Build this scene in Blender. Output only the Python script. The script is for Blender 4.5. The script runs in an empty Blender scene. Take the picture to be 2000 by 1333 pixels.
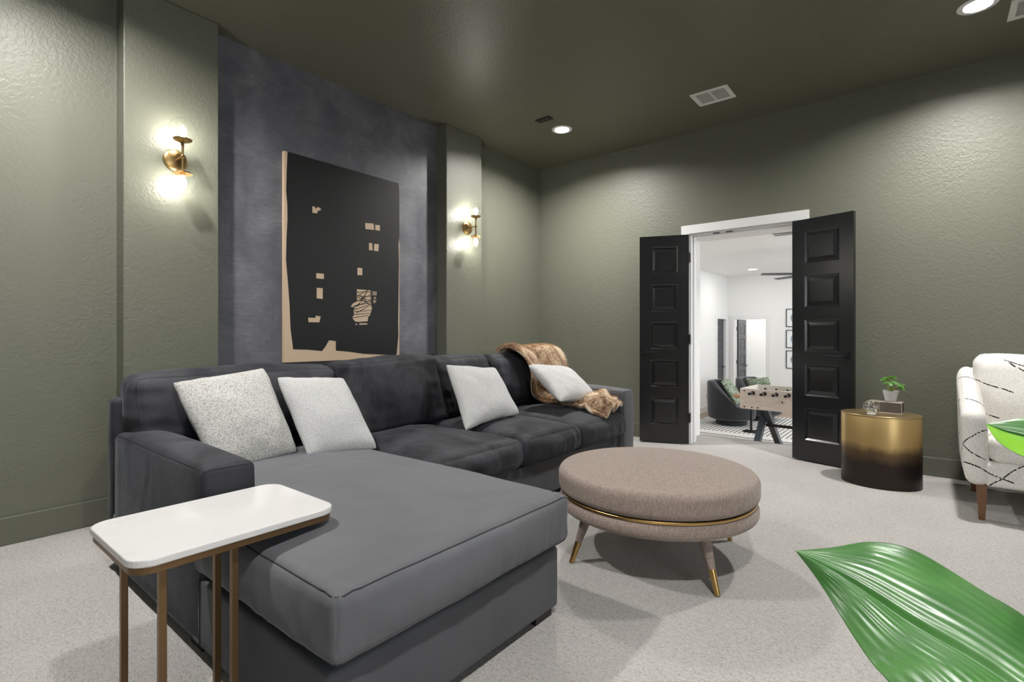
import bpy, math, random
from mathutils import Vector, Matrix, noise
random.seed(7)
S = bpy.context.scene
COL = S.collection
R = math.radians

# ------------------------------------------------------------------ camera
cam_d = bpy.data.cameras.new('camera')
cam_d.sensor_width = 36.0
cam_d.lens = 1007.0 / 2000.0 * 36.0
cam_d.shift_y = -0.00585
cam_d.clip_start = 0.05
cam_d.clip_end = 100
cam = bpy.data.objects.new('camera', cam_d)
cam.location = (0, 0, 1.066)
cam.rotation_euler = (R(90), 0, R(39.035))
COL.objects.link(cam)
S.camera = cam

# ------------------------------------------------------------------ world, exposure, light levels
W = bpy.data.worlds.new('world')
S.world = W
W.use_nodes = True
W.node_tree.nodes['Background'].inputs[0].default_value = (0.8, 0.9, 1.0, 1)
W.node_tree.nodes['Background'].inputs[1].default_value = 0.6
S.view_settings.view_transform = 'Standard'
S.view_settings.look = 'None'
S.view_settings.gamma = 1.0
S.view_settings.use_curve_mapping = False
S.view_settings.exposure = 1.32
S.cycles.max_bounces = 10
S.cycles.diffuse_bounces = 6
S.cycles.glossy_bounces = 4
S.cycles.transparent_max_bounces = 12
S.cycles.sample_clamp_indirect = 6.0
S.cycles.use_denoising = True
S.cycles.caustics_reflective = False
S.cycles.caustics_refractive = False
CAN = 800.0        # recessed can light radiance, media room
FARCAN = 78.0     # can lights of the room beyond
BULB = 95.0       # sconce bulbs
FILL = 52.0        # unseen fill light added in the far room (W)
FILL2 = 16.0       # unseen fill light added by the right wall (W)

def area_light(name, loc, rot, sx, sy, power, color=(1, 1, 1)):
    d = bpy.data.lights.new(name, 'AREA')
    d.shape = 'RECTANGLE'; d.size = sx; d.size_y = sy
    d.energy = power; d.color = color
    o = bpy.data.objects.new(name, d)
    o.location = loc; o.rotation_euler = rot
    COL.objects.link(o)
    return o
# unseen fill lights added to brighten the far room and this room
area_light('added_fill', (2.05, 9.0, 1.1), (0, R(90), 0), 2.0, 3.2, FILL, (0.93, 0.97, 1.0))
area_light('added_fill', (2.57, -0.2, 1.55), (0, R(90), 0), 1.4, 2.4, FILL2, (0.95, 0.98, 1.0))

# ------------------------------------------------------------------ material helpers
def srgb(r, g, b):
    f = lambda c: (c/255/12.92) if c/255 <= 0.04045 else ((c/255+0.055)/1.055)**2.4
    return (f(r), f(g), f(b), 1)

def mat(name, color, rough=0.5, metal=0.0, spec=0.5, **kw):
    m = bpy.data.materials.new(name); m.use_nodes = True
    b = m.node_tree.nodes['Principled BSDF']
    b.inputs['Base Color'].default_value = color
    b.inputs['Roughness'].default_value = rough
    b.inputs['Metallic'].default_value = metal
    b.inputs['Specular IOR Level'].default_value = spec
    for k, v in kw.items():
        b.inputs[k.replace('_', ' ')].default_value = v
    return m

def N(m, t, **kw):
    n = m.node_tree.nodes.new(t)
    for k, v in kw.items(): setattr(n, k, v)
    return n
def Lk(m, a, b): m.node_tree.links.new(a, b)
def bsdf(m): return m.node_tree.nodes['Principled BSDF']

def coords(m, scale=(1, 1, 1), rot=(0, 0, 0), kind='Object'):
    tc = N(m, 'ShaderNodeTexCoord'); mp = N(m, 'ShaderNodeMapping')
    mp.inputs['Scale'].default_value = scale; mp.inputs['Rotation'].default_value = rot
    Lk(m, tc.outputs[kind], mp.inputs['Vector'])
    return mp.outputs['Vector']

def noise_tex(m, vec, scale, detail=2, rough=0.5, dist=0.0):
    n = N(m, 'ShaderNodeTexNoise')
    n.inputs['Scale'].default_value = scale; n.inputs['Detail'].default_value = detail
    n.inputs['Roughness'].default_value = rough; n.inputs['Distortion'].default_value = dist
    Lk(m, vec, n.inputs['Vector'])
    return n.outputs['Fac']

def ramp(m, fac, stops):
    r = N(m, 'ShaderNodeValToRGB')
    e = r.color_ramp.elements
    e[0].position, e[0].color = stops[0]
    e[1].position, e[1].color = stops[-1]
    for p, c in stops[1:-1]:
        x = e.new(p); x.color = c
    Lk(m, fac, r.inputs['Fac'])
    return r.outputs['Color']

def add_bump(m, height, strength, dist, chain=None):
    b = N(m, 'ShaderNodeBump')
    b.inputs['Strength'].default_value = strength; b.inputs['Distance'].default_value = dist
    Lk(m, height, b.inputs['Height'])
    if chain: Lk(m, chain, b.inputs['Normal'])
    Lk(m, b.outputs['Normal'], bsdf(m).inputs['Normal'])
    return b.outputs['Normal']

def math_n(m, op, a, b=None, c=None):
    n = N(m, 'ShaderNodeMath', operation=op)
    for i, v in enumerate((a, b, c)):
        if v is None: continue
        if isinstance(v, (int, float)): n.inputs[i].default_value = v
        else: Lk(m, v, n.inputs[i])
    return n.outputs[0]

def emit(name, color, strength):
    m = bpy.data.materials.new(name); m.use_nodes = True
    nt = m.node_tree; nt.nodes.clear()
    e = nt.nodes.new('ShaderNodeEmission'); o = nt.nodes.new('ShaderNodeOutputMaterial')
    e.inputs[0].default_value = color; e.inputs[1].default_value = strength
    nt.links.new(e.outputs[0], o.inputs[0])
    return m

# painted wall with orange-peel plaster relief
def wall_mat(name, color, rough=0.5, amp=0.85, scale=42, spec=0.4):
    m = mat(name, color, rough, spec=spec)
    v = coords(m)
    f1 = noise_tex(m, v, scale, 3, 0.55, 0.4)
    f2 = noise_tex(m, v, scale*2.8, 2, 0.5)
    s = math_n(m, 'ADD', f1, math_n(m, 'MULTIPLY', f2, 0.4))
    add_bump(m, s, amp, 0.004)
    return m
M = {}
M['wall'] = wall_mat('olive_wall_paint', (0.150, 0.155, 0.120, 1), 0.42)
M['ceil'] = wall_mat('olive_ceiling_paint', (0.135, 0.133, 0.096, 1), 0.40, 0.5, 45)
M['base'] = mat('olive_trim_paint', (0.130, 0.135, 0.104, 1), 0.33)
M['white_wall'] = wall_mat('white_wall_paint', (0.80, 0.80, 0.79, 1), 0.6, 0.12)
M['white'] = mat('white_trim_paint', (0.78, 0.78, 0.78, 1), 0.35)
M['black'] = mat('black_door_paint', (0.0075, 0.008, 0.009, 1), 0.24, spec=0.6)
M['blackmetal'] = mat('black_metal', (0.02, 0.02, 0.021, 1), 0.28, 0.5)
M['greydoor'] = mat('charcoal_door_paint', (0.045, 0.048, 0.055, 1), 0.4)

# wallpaper: blue grey, mottled, with faint gold flecks and horizontal silk streaks
def wallpaper():
    m = mat('blue_grey_wallpaper', (0.1, 0.1, 0.11, 1), 0.42, spec=0.45)
    v = coords(m)
    a = noise_tex(m, v, 3.0, 5, 0.65, 0.6)
    vs = coords(m, (1, 0.6, 4.5))
    b = noise_tex(m, vs, 14, 4, 0.7, 0.3)
    s = math_n(m, 'ADD', math_n(m, 'MULTIPLY', a, 0.70), math_n(m, 'MULTIPLY', b, 0.30))
    col = ramp(m, s, [(0.34, (0.095, 0.098, 0.115, 1)), (0.5, (0.140, 0.144, 0.164, 1)), (0.66, (0.215, 0.217, 0.238, 1))])
    fl = noise_tex(m, coords(m, (1, 1, 2.2)), 60, 3, 0.7, 1.2)
    mask = noise_tex(m, v, 7, 2)
    f = math_n(m, 'MULTIPLY', math_n(m, 'GREATER_THAN', fl, 0.66), math_n(m, 'GREATER_THAN', mask, 0.5))
    mix = N(m, 'ShaderNodeMix', data_type='RGBA')
    Lk(m, math_n(m, 'MULTIPLY', f, 0.5), mix.inputs[0])
    Lk(m, col, mix.inputs[6]); mix.inputs[7].default_value = (0.30, 0.27, 0.21, 1)
    Lk(m, mix.outputs[2], bsdf(m).inputs['Base Color'])
    add_bump(m, b, 0.07, 0.003)
    return m
M['paper'] = wallpaper()

def carpet():
    m = mat('loop_carpet', (0.4, 0.38, 0.35, 1), 0.95, spec=0.1, Sheen_Weight=0.15)
    v = coords(m)
    vo = N(m, 'ShaderNodeTexVoronoi'); vo.inputs['Scale'].default_value = 210
    Lk(m, coords(m, (1.0, 1.5, 1)), vo.inputs['Vector'])
    n1 = noise_tex(m, v, 260, 2, 0.6)
    n2 = noise_tex(m, v, 2.2, 3, 0.5)
    n3 = noise_tex(m, coords(m, (1, 1.6, 1)), 55, 3, 0.6)
    s = math_n(m, 'ADD', math_n(m, 'MULTIPLY', vo.outputs['Distance'], -0.55), math_n(m, 'MULTIPLY', n1, 0.75))
    s = math_n(m, 'ADD', s, math_n(m, 'MULTIPLY', n2, 0.22))
    s = math_n(m, 'ADD', s, math_n(m, 'MULTIPLY', n3, 0.62))
    col = ramp(m, s, [(0.16, (0.25, 0.232, 0.212, 1)), (0.50, (0.44, 0.422, 0.402, 1)), (0.78, (0.54, 0.523, 0.505, 1))])
    Lk(m, col, bsdf(m).inputs['Base Color'])
    add_bump(m, s, 0.8, 0.004)
    return m
M['carpet'] = carpet()

def velvet(name, lo, hi, sheen=0.5, sc=3.2):
    m = mat(name, hi, 0.7, spec=0.2, Sheen_Weight=sheen, Sheen_Roughness=0.3)
    bsdf(m).inputs['Sheen Tint'].default_value = (0.72, 0.76, 0.85, 1)
    v = coords(m)
    a = noise_tex(m, coords(m, (1, 1, 0.55)), sc, 5, 0.58, 0.8)
    Lk(m, ramp(m, a, [(0.36, lo), (0.62, hi)]), bsdf(m).inputs['Base Color'])
    b1 = noise_tex(m, v, 5.5, 3, 0.5, 0.6)
    b2 = noise_tex(m, v, 420, 2, 0.5)
    s = math_n(m, 'ADD', b1, math_n(m, 'MULTIPLY', b2, 0.02))
    add_bump(m, s, 0.28, 0.02)
    return m
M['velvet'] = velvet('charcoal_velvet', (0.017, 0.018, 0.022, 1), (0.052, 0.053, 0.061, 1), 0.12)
M['velvet_lit'] = velvet('lit_charcoal_velvet', (0.098, 0.100, 0.108, 1), (0.125, 0.127, 0.136, 1), 0.22, 1.6)  # same velvet with light put into the colour, for the brighter-lit parts
M['velvet_base_lit'] = velvet('lit_base_charcoal_velvet', (0.074, 0.075, 0.083, 1), (0.098, 0.100, 0.108, 1), 0.2, 1.6)  # same velvet, colour raised to stand for light on the bases
M['velvet_shaded'] = velvet('shaded_charcoal_velvet', (0.010, 0.0105, 0.013, 1), (0.044, 0.045, 0.052, 1), 0.10, 4.0)  # same velvet, shade put into the colour of the darker cushions
M['piping'] = mat('charcoal_piping', (0.03, 0.031, 0.036, 1), 0.8, spec=0.2)

def boucle(name, col, scale, strength, dark):
    m = mat(name, col, 0.95, spec=0.1, Sheen_Weight=0.3)
    v = coords(m)
    vo = N(m, 'ShaderNodeTexVoronoi'); vo.inputs['Scale'].default_value = scale
    Lk(m, v, vo.inputs['Vector'])
    n = noise_tex(m, v, scale*1.3, 3, 0.6, 1.5)
    s = math_n(m, 'SUBTRACT', n, math_n(m, 'MULTIPLY', vo.outputs['Distance'], 0.5))
    Lk(m, ramp(m, s, [(0.02, dark), (0.42, col)]), bsdf(m).inputs['Base Color'])
    add_bump(m, s, strength, 0.006)
    return m
M['boucle'] = boucle('white_boucle', (0.84, 0.83, 0.80, 1), 150, 1.0, (0.40, 0.39, 0.36, 1))
M['plush'] = boucle('white_plush', (0.78, 0.78, 0.775, 1), 170, 0.9, (0.56, 0.56, 0.555, 1))

def linen():
    m = mat('taupe_linen', (0.3, 0.25, 0.22, 1), 0.9, spec=0.15, Sheen_Weight=0.2)
    a = noise_tex(m, coords(m, (1.2, 9, 9)), 40, 3, 0.65)
    b = noise_tex(m, coords(m, (9, 1.3, 1)), 45, 3, 0.65)
    c = noise_tex(m, coords(m), 300, 2)
    s = math_n(m, 'ADD', math_n(m, 'MULTIPLY', math_n(m, 'ADD', a, b), 0.42), math_n(m, 'MULTIPLY', c, 0.18))
    Lk(m, ramp(m, s, [(0.38, (0.165, 0.124, 0.104, 1)), (0.64, (0.40, 0.322, 0.280, 1))]), bsdf(m).inputs['Base Color'])
    add_bump(m, s, 0.5, 0.003)
    return m
M['linen'] = linen()

def marble():
    m = mat('white_marble', (0.8, 0.8, 0.79, 1), 0.12)
    v = coords(m, (1, 0.45, 1), (0, 0, R(20)))
    a = noise_tex(m, v, 6, 5, 0.6, 1.0)
    w = math_n(m, 'ABSOLUTE', math_n(m, 'SUBTRACT', a, 0.5))
    b = noise_tex(m, coords(m), 7, 2)
    w2 = math_n(m, 'ADD', w, math_n(m, 'MULTIPLY', b, 0.07))
    Lk(m, ramp(m, w2, [(0.014, (0.52, 0.52, 0.515, 1)), (0.034, (0.64, 0.635, 0.625, 1)), (0.2, (0.66, 0.655, 0.645, 1))]), bsdf(m).inputs['Base Color'])
    return m
M['marble'] = marble()
M['bronze'] = mat('bronze_metal', (0.19, 0.115, 0.055, 1), 0.38, 0.75)
M['brass'] = mat('brushed_brass', (0.55, 0.36, 0.14, 1), 0.28, 1.0)
M['antique'] = mat('antique_brass', (0.42, 0.28, 0.12, 1), 0.32, 1.0)
M['walnut'] = mat('walnut_wood', (0.16, 0.075, 0.035, 1), 0.4)
M['darkwood'] = mat('dark_wood_foot', (0.018, 0.011, 0.009, 1), 0.4)

def drum_mat():
    m = mat('brass_to_bronze_metal', (0.5, 0.4, 0.2, 1), 0.36, 0.8)
    tc = N(m, 'ShaderNodeTexCoord'); sp = N(m, 'ShaderNodeSeparateXYZ')
    Lk(m, tc.outputs['Object'], sp.inputs[0])
    nz = noise_tex(m, coords(m, (1, 1, 0.6)), 7, 4, 0.6)
    h = math_n(m, 'ADD', sp.outputs['Z'], math_n(m, 'MULTIPLY', math_n(m, 'SUBTRACT', nz, 0.5), 0.10))
    Lk(m, ramp(m, math_n(m, 'MULTIPLY', h, 2.0), [(0.34, (0.040, 0.030, 0.026, 1)), (0.50, (0.16, 0.105, 0.055, 1)), (0.60, (0.52, 0.36, 0.15, 1)), (1.0, (0.62, 0.44, 0.19, 1))]), bsdf(m).inputs['Base Color'])
    return m
M['drum'] = drum_mat()

def armchair_fabric():
    m = mat('ivory_fabric_with_black_lines', (0.7, 0.67, 0.62, 1), 0.95, spec=0.1, Sheen_Weight=0.2)
    tc = N(m, 'ShaderNodeTexCoord')
    base = noise_tex(m, coords(m), 160, 3, 0.6)
    wob = N(m, 'ShaderNodeTexNoise'); wob.inputs['Scale'].default_value = 5
    Lk(m, tc.outputs['Object'], wob.inputs['Vector'])
    total = None
    for k, (n, per, off, ms) in enumerate([((0.45, 0.25, 1.0), 0.20, 0.03, 2.6), ((-0.75, 0.35, 0.85), 0.27, 0.11, 2.2), ((0.55, -0.4, 0.95), 0.37, 0.20, 3.1)]):
        vm = N(m, 'ShaderNodeVectorMath', operation='DOT_PRODUCT')
        Lk(m, tc.outputs['Object'], vm.inputs[0]); vm.inputs[1].default_value = n
        d = math_n(m, 'ADD', vm.outputs['Value'], off)
        d = math_n(m, 'ADD', d, math_n(m, 'MULTIPLY', wob.outputs['Fac'], 0.05))
        fr = math_n(m, 'FRACT', math_n(m, 'DIVIDE', d, per))
        line = math_n(m, 'LESS_THAN', math_n(m, 'ABSOLUTE', math_n(m, 'SUBTRACT', fr, 0.5)), 0.0040/per)
        mk = noise_tex(m, coords(m, (1, 1, 1), (k*0.7, k*1.3, k)), ms, 1)
        line = math_n(m, 'MULTIPLY', line, math_n(m, 'GREATER_THAN', mk, 0.475))
        total = line if total is None else math_n(m, 'MAXIMUM', total, line)
    dash = noise_tex(m, coords(m), 90, 2)
    total = math_n(m, 'MULTIPLY', total, math_n(m, 'GREATER_THAN', dash, 0.42))
    mix = N(m, 'ShaderNodeMix', data_type='RGBA')
    Lk(m, total, mix.inputs[0])
    Lk(m, ramp(m, base, [(0.3, (0.62, 0.60, 0.56, 1)), (0.65, (0.84, 0.82, 0.78, 1))]), mix.inputs[6])
    mix.inputs[7].default_value = (0.025, 0.023, 0.022, 1)
    Lk(m, mix.outputs[2], bsdf(m).inputs['Base Color'])
    add_bump(m, base, 0.5, 0.004)
    return m
M['armfab'] = armchair_fabric()

def fur_mat(name):
    m = mat(name, (0.3, 0.2, 0.1, 1), 0.7, spec=0.2, Sheen_Weight=0.3)
    a = noise_tex(m, coords(m, (1.0, 2.2, 1.0)), 4.5, 4, 0.65, 1.2)
    b = noise_tex(m, coords(m), 60, 3, 0.6)
    s = math_n(m, 'ADD', a, math_n(m, 'MULTIPLY', math_n(m, 'SUBTRACT', b, 0.5), 0.45))
    Lk(m, ramp(m, s, [(0.27, (0.05, 0.030, 0.018, 1)), (0.39, (0.22, 0.125, 0.065, 1)), (0.50, (0.52, 0.35, 0.21, 1)), (0.64, (0.80, 0.68, 0.52, 1))]), bsdf(m).inputs['Base Color'])
    return m
M['fur'] = fur_mat('brown_faux_fur')

def leaf_mat(name, c1, c2, trans=0.25, rough=0.28):
    m = mat(name, c1, rough, spec=0.6, Coat_Weight=0.3, Coat_Roughness=0.25)
    a = noise_tex(m, coords(m), 9, 3, 0.6, 0.5)
    Lk(m, ramp(m, a, [(0.35, c1), (0.65, c2)]), bsdf(m).inputs['Base Color'])
    nt = m.node_tree
    tr = nt.nodes.new('ShaderNodeBsdfTranslucent'); tr.inputs[0].default_value = (0.16, 0.42, 0.02, 1)
    mx = nt.nodes.new('ShaderNodeMixShader'); mx.inputs[0].default_value = trans
    out = nt.nodes['Material Output']
    nt.links.new(bsdf(m).outputs[0], mx.inputs[1]); nt.links.new(tr.outputs[0], mx.inputs[2])
    nt.links.new(mx.outputs[0], out.inputs[0])
    return m
M['leaf'] = leaf_mat('glossy_green_leaf', (0.040, 0.150, 0.030, 1), (0.085, 0.250, 0.055, 1), 0.2, 0.42)
M['leaf_pale'] = leaf_mat('yellow_green_leaf_underside', (0.20, 0.52, 0.02, 1), (0.28, 0.62, 0.03, 1), 0.35, 0.45)
M['leaf2'] = leaf_mat('pale_leaf', (0.06, 0.20, 0.03, 1), (0.16, 0.36, 0.06, 1), 0.3, 0.4)
M['stem'] = mat('yellow_green_stem', (0.30, 0.38, 0.06, 1), 0.5)
M['pot'] = mat('white_ceramic', (0.75, 0.74, 0.73, 1), 0.45)
M['soil'] = mat('dark_soil', (0.03, 0.02, 0.015, 1), 0.95)

# thin clear glass: fresnel mix of transparent and glossy
def glass(name, tint=(0.97, 0.98, 0.98, 1), rim=0.5, lo=0.0):
    m = bpy.data.materials.new(name); m.use_nodes = True
    nt = m.node_tree; nt.nodes.clear()
    t = nt.nodes.new('ShaderNodeBsdfTransparent'); t.inputs[0].default_value = tint
    g = nt.nodes.new('ShaderNodeBsdfGlossy'); g.inputs['Roughness'].default_value = 0.02
    fr = nt.nodes.new('ShaderNodeLayerWeight'); fr.inputs['Blend'].default_value = 0.5
    pw = nt.nodes.new('ShaderNodeMath'); pw.operation = 'POWER'; pw.inputs[1].default_value = 4.5
    mx = nt.nodes.new('ShaderNodeMixShader'); o = nt.nodes.new('ShaderNodeOutputMaterial')
    ad = nt.nodes.new('ShaderNodeMath'); ad.operation = 'MULTIPLY_ADD'; ad.inputs[1].default_value = rim; ad.inputs[2].default_value = 0.03+lo
    nt.links.new(fr.outputs['Facing'], pw.inputs[0]); nt.links.new(pw.outputs[0], ad.inputs[0]); nt.links.new(ad.outputs[0], mx.inputs[0])
    nt.links.new(t.outputs[0], mx.inputs[1])
    nt.links.new(g.outputs[0], mx.inputs[2]); nt.links.new(mx.outputs[0], o.inputs[0])
    return m
M['glass'] = glass('clear_glass')
M['crystal'] = glass('crackled_glass', (0.93, 0.93, 0.92, 1), 0.8, 0.16)
M['can'] = emit('led_diffuser', (1.0, 0.975, 0.94, 1), CAN)
M['farcan'] = emit('far_led_diffuser', (1.0, 0.98, 0.95, 1), FARCAN)
M['bulb'] = emit('glowing_bulb', (1.0, 0.95, 0.87, 1), BULB)

# ------------------------------------------------------------------ object helpers
def tag(o, label=None, cat=None, group=None, kind=None):
    if label: o['label'] = label
    if cat: o['category'] = cat
    if group: o['group'] = group
    if kind: o['kind'] = kind
    return o

def empty(name, loc, label, cat, group=None, rz=0.0):
    o = bpy.data.objects.new(name, None)
    o.empty_display_size = 0.1
    o.location = loc; o.rotation_euler = (0, 0, rz)
    COL.objects.link(o)
    return tag(o, label, cat, group)

def copy_tree(o, parent=None):
    c = o.copy(); COL.objects.link(c)
    if parent: c.parent = parent
    for ch in list(o.children): copy_tree(ch, c)
    return c

class MB:
    def __init__(s): s.v = []; s.f = []; s.mi = []
    def add(s, vs, fs, mi=0):
        k = len(s.v); s.v += [tuple(p) for p in vs]
        s.f += [tuple(i+k for i in f) for f in fs]; s.mi += [mi]*len(fs)
        return s
    def box(s, x0, x1, y0, y1, z0, z1, mi=0):
        v = [(x, y, z) for x in (x0, x1) for y in (y0, y1) for z in (z0, z1)]
        return s.add(v, [(0, 1, 3, 2), (4, 6, 7, 5), (0, 4, 5, 1), (2, 3, 7, 6), (0, 2, 6, 4), (1, 5, 7, 3)], mi)
    def quad(s, *p): return s.add(p, [tuple(range(len(p)))])
    def lathe(s, prof, c=(0, 0, 0), n=32, cap0=True, cap1=True, sx=1, sy=1, mi=0):
        v = []; f = []
        for (r, z) in prof:
            for i in range(n):
                a = 2*math.pi*i/n
                v.append((c[0]+r*sx*math.cos(a), c[1]+r*sy*math.sin(a), c[2]+z))
        for j in range(len(prof)-1):
            for i in range(n):
                i2 = (i+1) % n
                f.append((j*n+i, j*n+i2, (j+1)*n+i2, (j+1)*n+i))
        if cap0: f.append(tuple(range(n-1, -1, -1)))
        if cap1: f.append(tuple(range((len(prof)-1)*n, len(prof)*n)))
        return s.add(v, f, mi)
    def tube(s, pts, r, n=8, closed=False, r1=None):
        pts = [Vector(p) for p in pts]; m = len(pts); v = []; f = []
        up = Vector((0, 0, 1)); prev = None
        for i, p in enumerate(pts):
            if closed: t = pts[(i+1) % m]-pts[i-1]
            else: t = pts[min(i+1, m-1)]-pts[max(i-1, 0)]
            t.normalize()
            if prev is None:
                a = up if abs(t.dot(up)) < 0.9 else Vector((1, 0, 0))
                u = t.cross(a).normalized()
            else: u = (prev-t*prev.dot(t)).normalized()
            prev = u; w = t.cross(u)
            rr = r if r1 is None else r+(r1-r)*i/(m-1)
            for k in range(n):
                a = 2*math.pi*k/n+math.pi/4
                v.append(p+(u*math.cos(a)+w*math.sin(a))*rr)
        for j in range(m if closed else m-1):
            for k in range(n):
                k2 = (k+1) % n; j2 = (j+1) % m
                f.append((j*n+k, j*n+k2, j2*n+k2, j2*n+k))
        if not closed:
            f.append(tuple(range(n-1, -1, -1))); f.append(tuple(range((m-1)*n, m*n)))
        return s.add(v, f)
    def build(s, name, material, parent=None, smooth=False, bevel=0, loc=None, seg=2, angle=35):
        me = bpy.data.meshes.new(name)
        me.from_pydata([tuple(p) for p in s.v], [], s.f)
        mats = material if isinstance(material, (list, tuple)) else [material]
        for m in mats: me.materials.append(m)
        if len(mats) > 1:
            for p, i in zip(me.polygons, s.mi): p.material_index = i
        import bmesh
        bm = bmesh.new(); bm.from_mesh(me)
        bmesh.ops.recalc_face_normals(bm, faces=bm.faces)
        bm.to_mesh(me); bm.free()
        if smooth:
            me.polygons.foreach_set('use_smooth', [True]*len(me.polygons))
            me.set_sharp_from_angle(angle=R(angle))
        o = bpy.data.objects.new(name, me); COL.objects.link(o)
        if parent: o.parent = parent
        if loc: o.location = loc
        if bevel:
            b = o.modifiers.new('bevel', 'BEVEL'); b.width = bevel; b.segments = seg; b.limit_method = 'ANGLE'
        return o

def struct(name, mb, m, parent=None, **kw):
    o = mb.build(name, m, parent, **kw)
    if parent is None: o['kind'] = 'structure'
    return o

# soft box: rounded box with crowned faces and soft wrinkles
def softbox(c, size, r, bulge=(0.0, 0.0, 0.0), amp=0.0, freq=4.0, seed=0, m=14, deform=None, stretch=(1, 1, 1), rip=0.0):
    h = Vector(size)*0.5
    def ticks(H):
        rr = min(r, H*0.98); a = [-H]+[-H+rr*(1-math.cos(math.pi/2*k/4)) for k in (1, 2, 3, 4)]
        mid = [(-H+rr)+(2*H-2*rr)*k/m for k in range(1, m)]
        return a+mid+[-x for x in reversed(a)]
    T = [ticks(h[i]) for i in range(3)]
    def mp(p):
        q = Vector([max(-(h[i]-min(r, h[i]*0.98)), min(h[i]-min(r, h[i]*0.98), p[i])) for i in range(3)])
        d = Vector(p)-q
        o = q+d.normalized()*r if d.length > 1e-9 else Vector(p)
        u = [p[i]/h[i] for i in range(3)]
        o.x += (1 if u[0] > 0 else -1)*bulge[0]*(1-u[1]**2)*(1-u[2]**2)*min(1, abs(u[0])**2)
        o.y += (1 if u[1] > 0 else -1)*bulge[1]*(1-u[0]**2)*(1-u[2]**2)*min(1, abs(u[1])**2)
        o.z += (1 if u[2] > 0 else -1)*bulge[2]*(1-u[0]**2)*(1-u[1]**2)*min(1, abs(u[2])**2)
        if rip:
            for sx in (-1, 1):
                for sy in (-1, 1):
                    d = math.hypot(p[0]-sx*h[0], p[1]-sy*h[1])
                    o.z += rip*math.sin(d*150)*math.exp(-(d/0.065)**2)*max(0.0, u[2])
            # gathers running down the side faces
            e_ = max(abs(u[0]), abs(u[1]))
            if e_ > 0.9 and abs(u[2]) < 0.999:
                t_ = p[1] if abs(u[0]) > abs(u[1]) else p[0]
                g_ = noise.noise(Vector((t_*22+seed, p[2]*4, seed)))*0.0045+noise.noise(Vector((t_*55+seed, p[2]*6, seed)))*0.002
                g_ *= (1-u[2]**4)*(0.4+0.6*max(0, noise.noise(Vector((t_*3, seed, 0)))+0.5))
                if abs(u[0]) > abs(u[1]): o.x += g_*(1 if u[0] > 0 else -1)*2
                else: o.y += g_*(1 if u[1] > 0 else -1)*2
        if amp:
            s = Vector((o.x*stretch[0], o.y*stretch[1], o.z*stretch[2]))*freq+Vector((seed*7.3, seed*3.1, seed))
            n = noise.noise(s)+0.5*noise.noise(s*2.3)+0.28*noise.noise(s*5.1)
            o += o.normalized()*n*amp
        if deform: o = deform(o)
        return o+Vector(c)
    mb = MB(); idx = {}
    def vid(p):
        k = (round(p[0], 6), round(p[1], 6), round(p[2], 6))
        if k not in idx:
            idx[k] = len(mb.v); mb.v.append(tuple(mp(p)))
        return idx[k]
    for ax in range(3):
        a, b = [(1, 2), (2, 0), (0, 1)][ax]
        for sg in (-1, 1):
            for i in range(len(T[a])-1):
                for j in range(len(T[b])-1):
                    q = []
                    for (ii, jj) in ((i, j), (i+1, j), (i+1, j+1), (i, j+1)):
                        p = [0, 0, 0]; p[ax] = sg*h[ax]; p[a] = T[a][ii]; p[b] = T[b][jj]
                        q.append(vid(p))
                    mb.f.append(tuple(q)); mb.mi.append(0)
    def edge(axis, sa, sb, n=26, inset=0.0):   # polyline along a box edge, on the deformed surface
        a, b = [(1, 2), (2, 0), (0, 1)][axis]
        pts = []
        for k in range(n+1):
            p = [0, 0, 0]; p[axis] = (-1+2*k/n)*(h[axis]-r*0.12); p[a] = sa*h[a]; p[b] = sb*h[b]
            pts.append(mp(p))
        return pts
    return mb, edge

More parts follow.
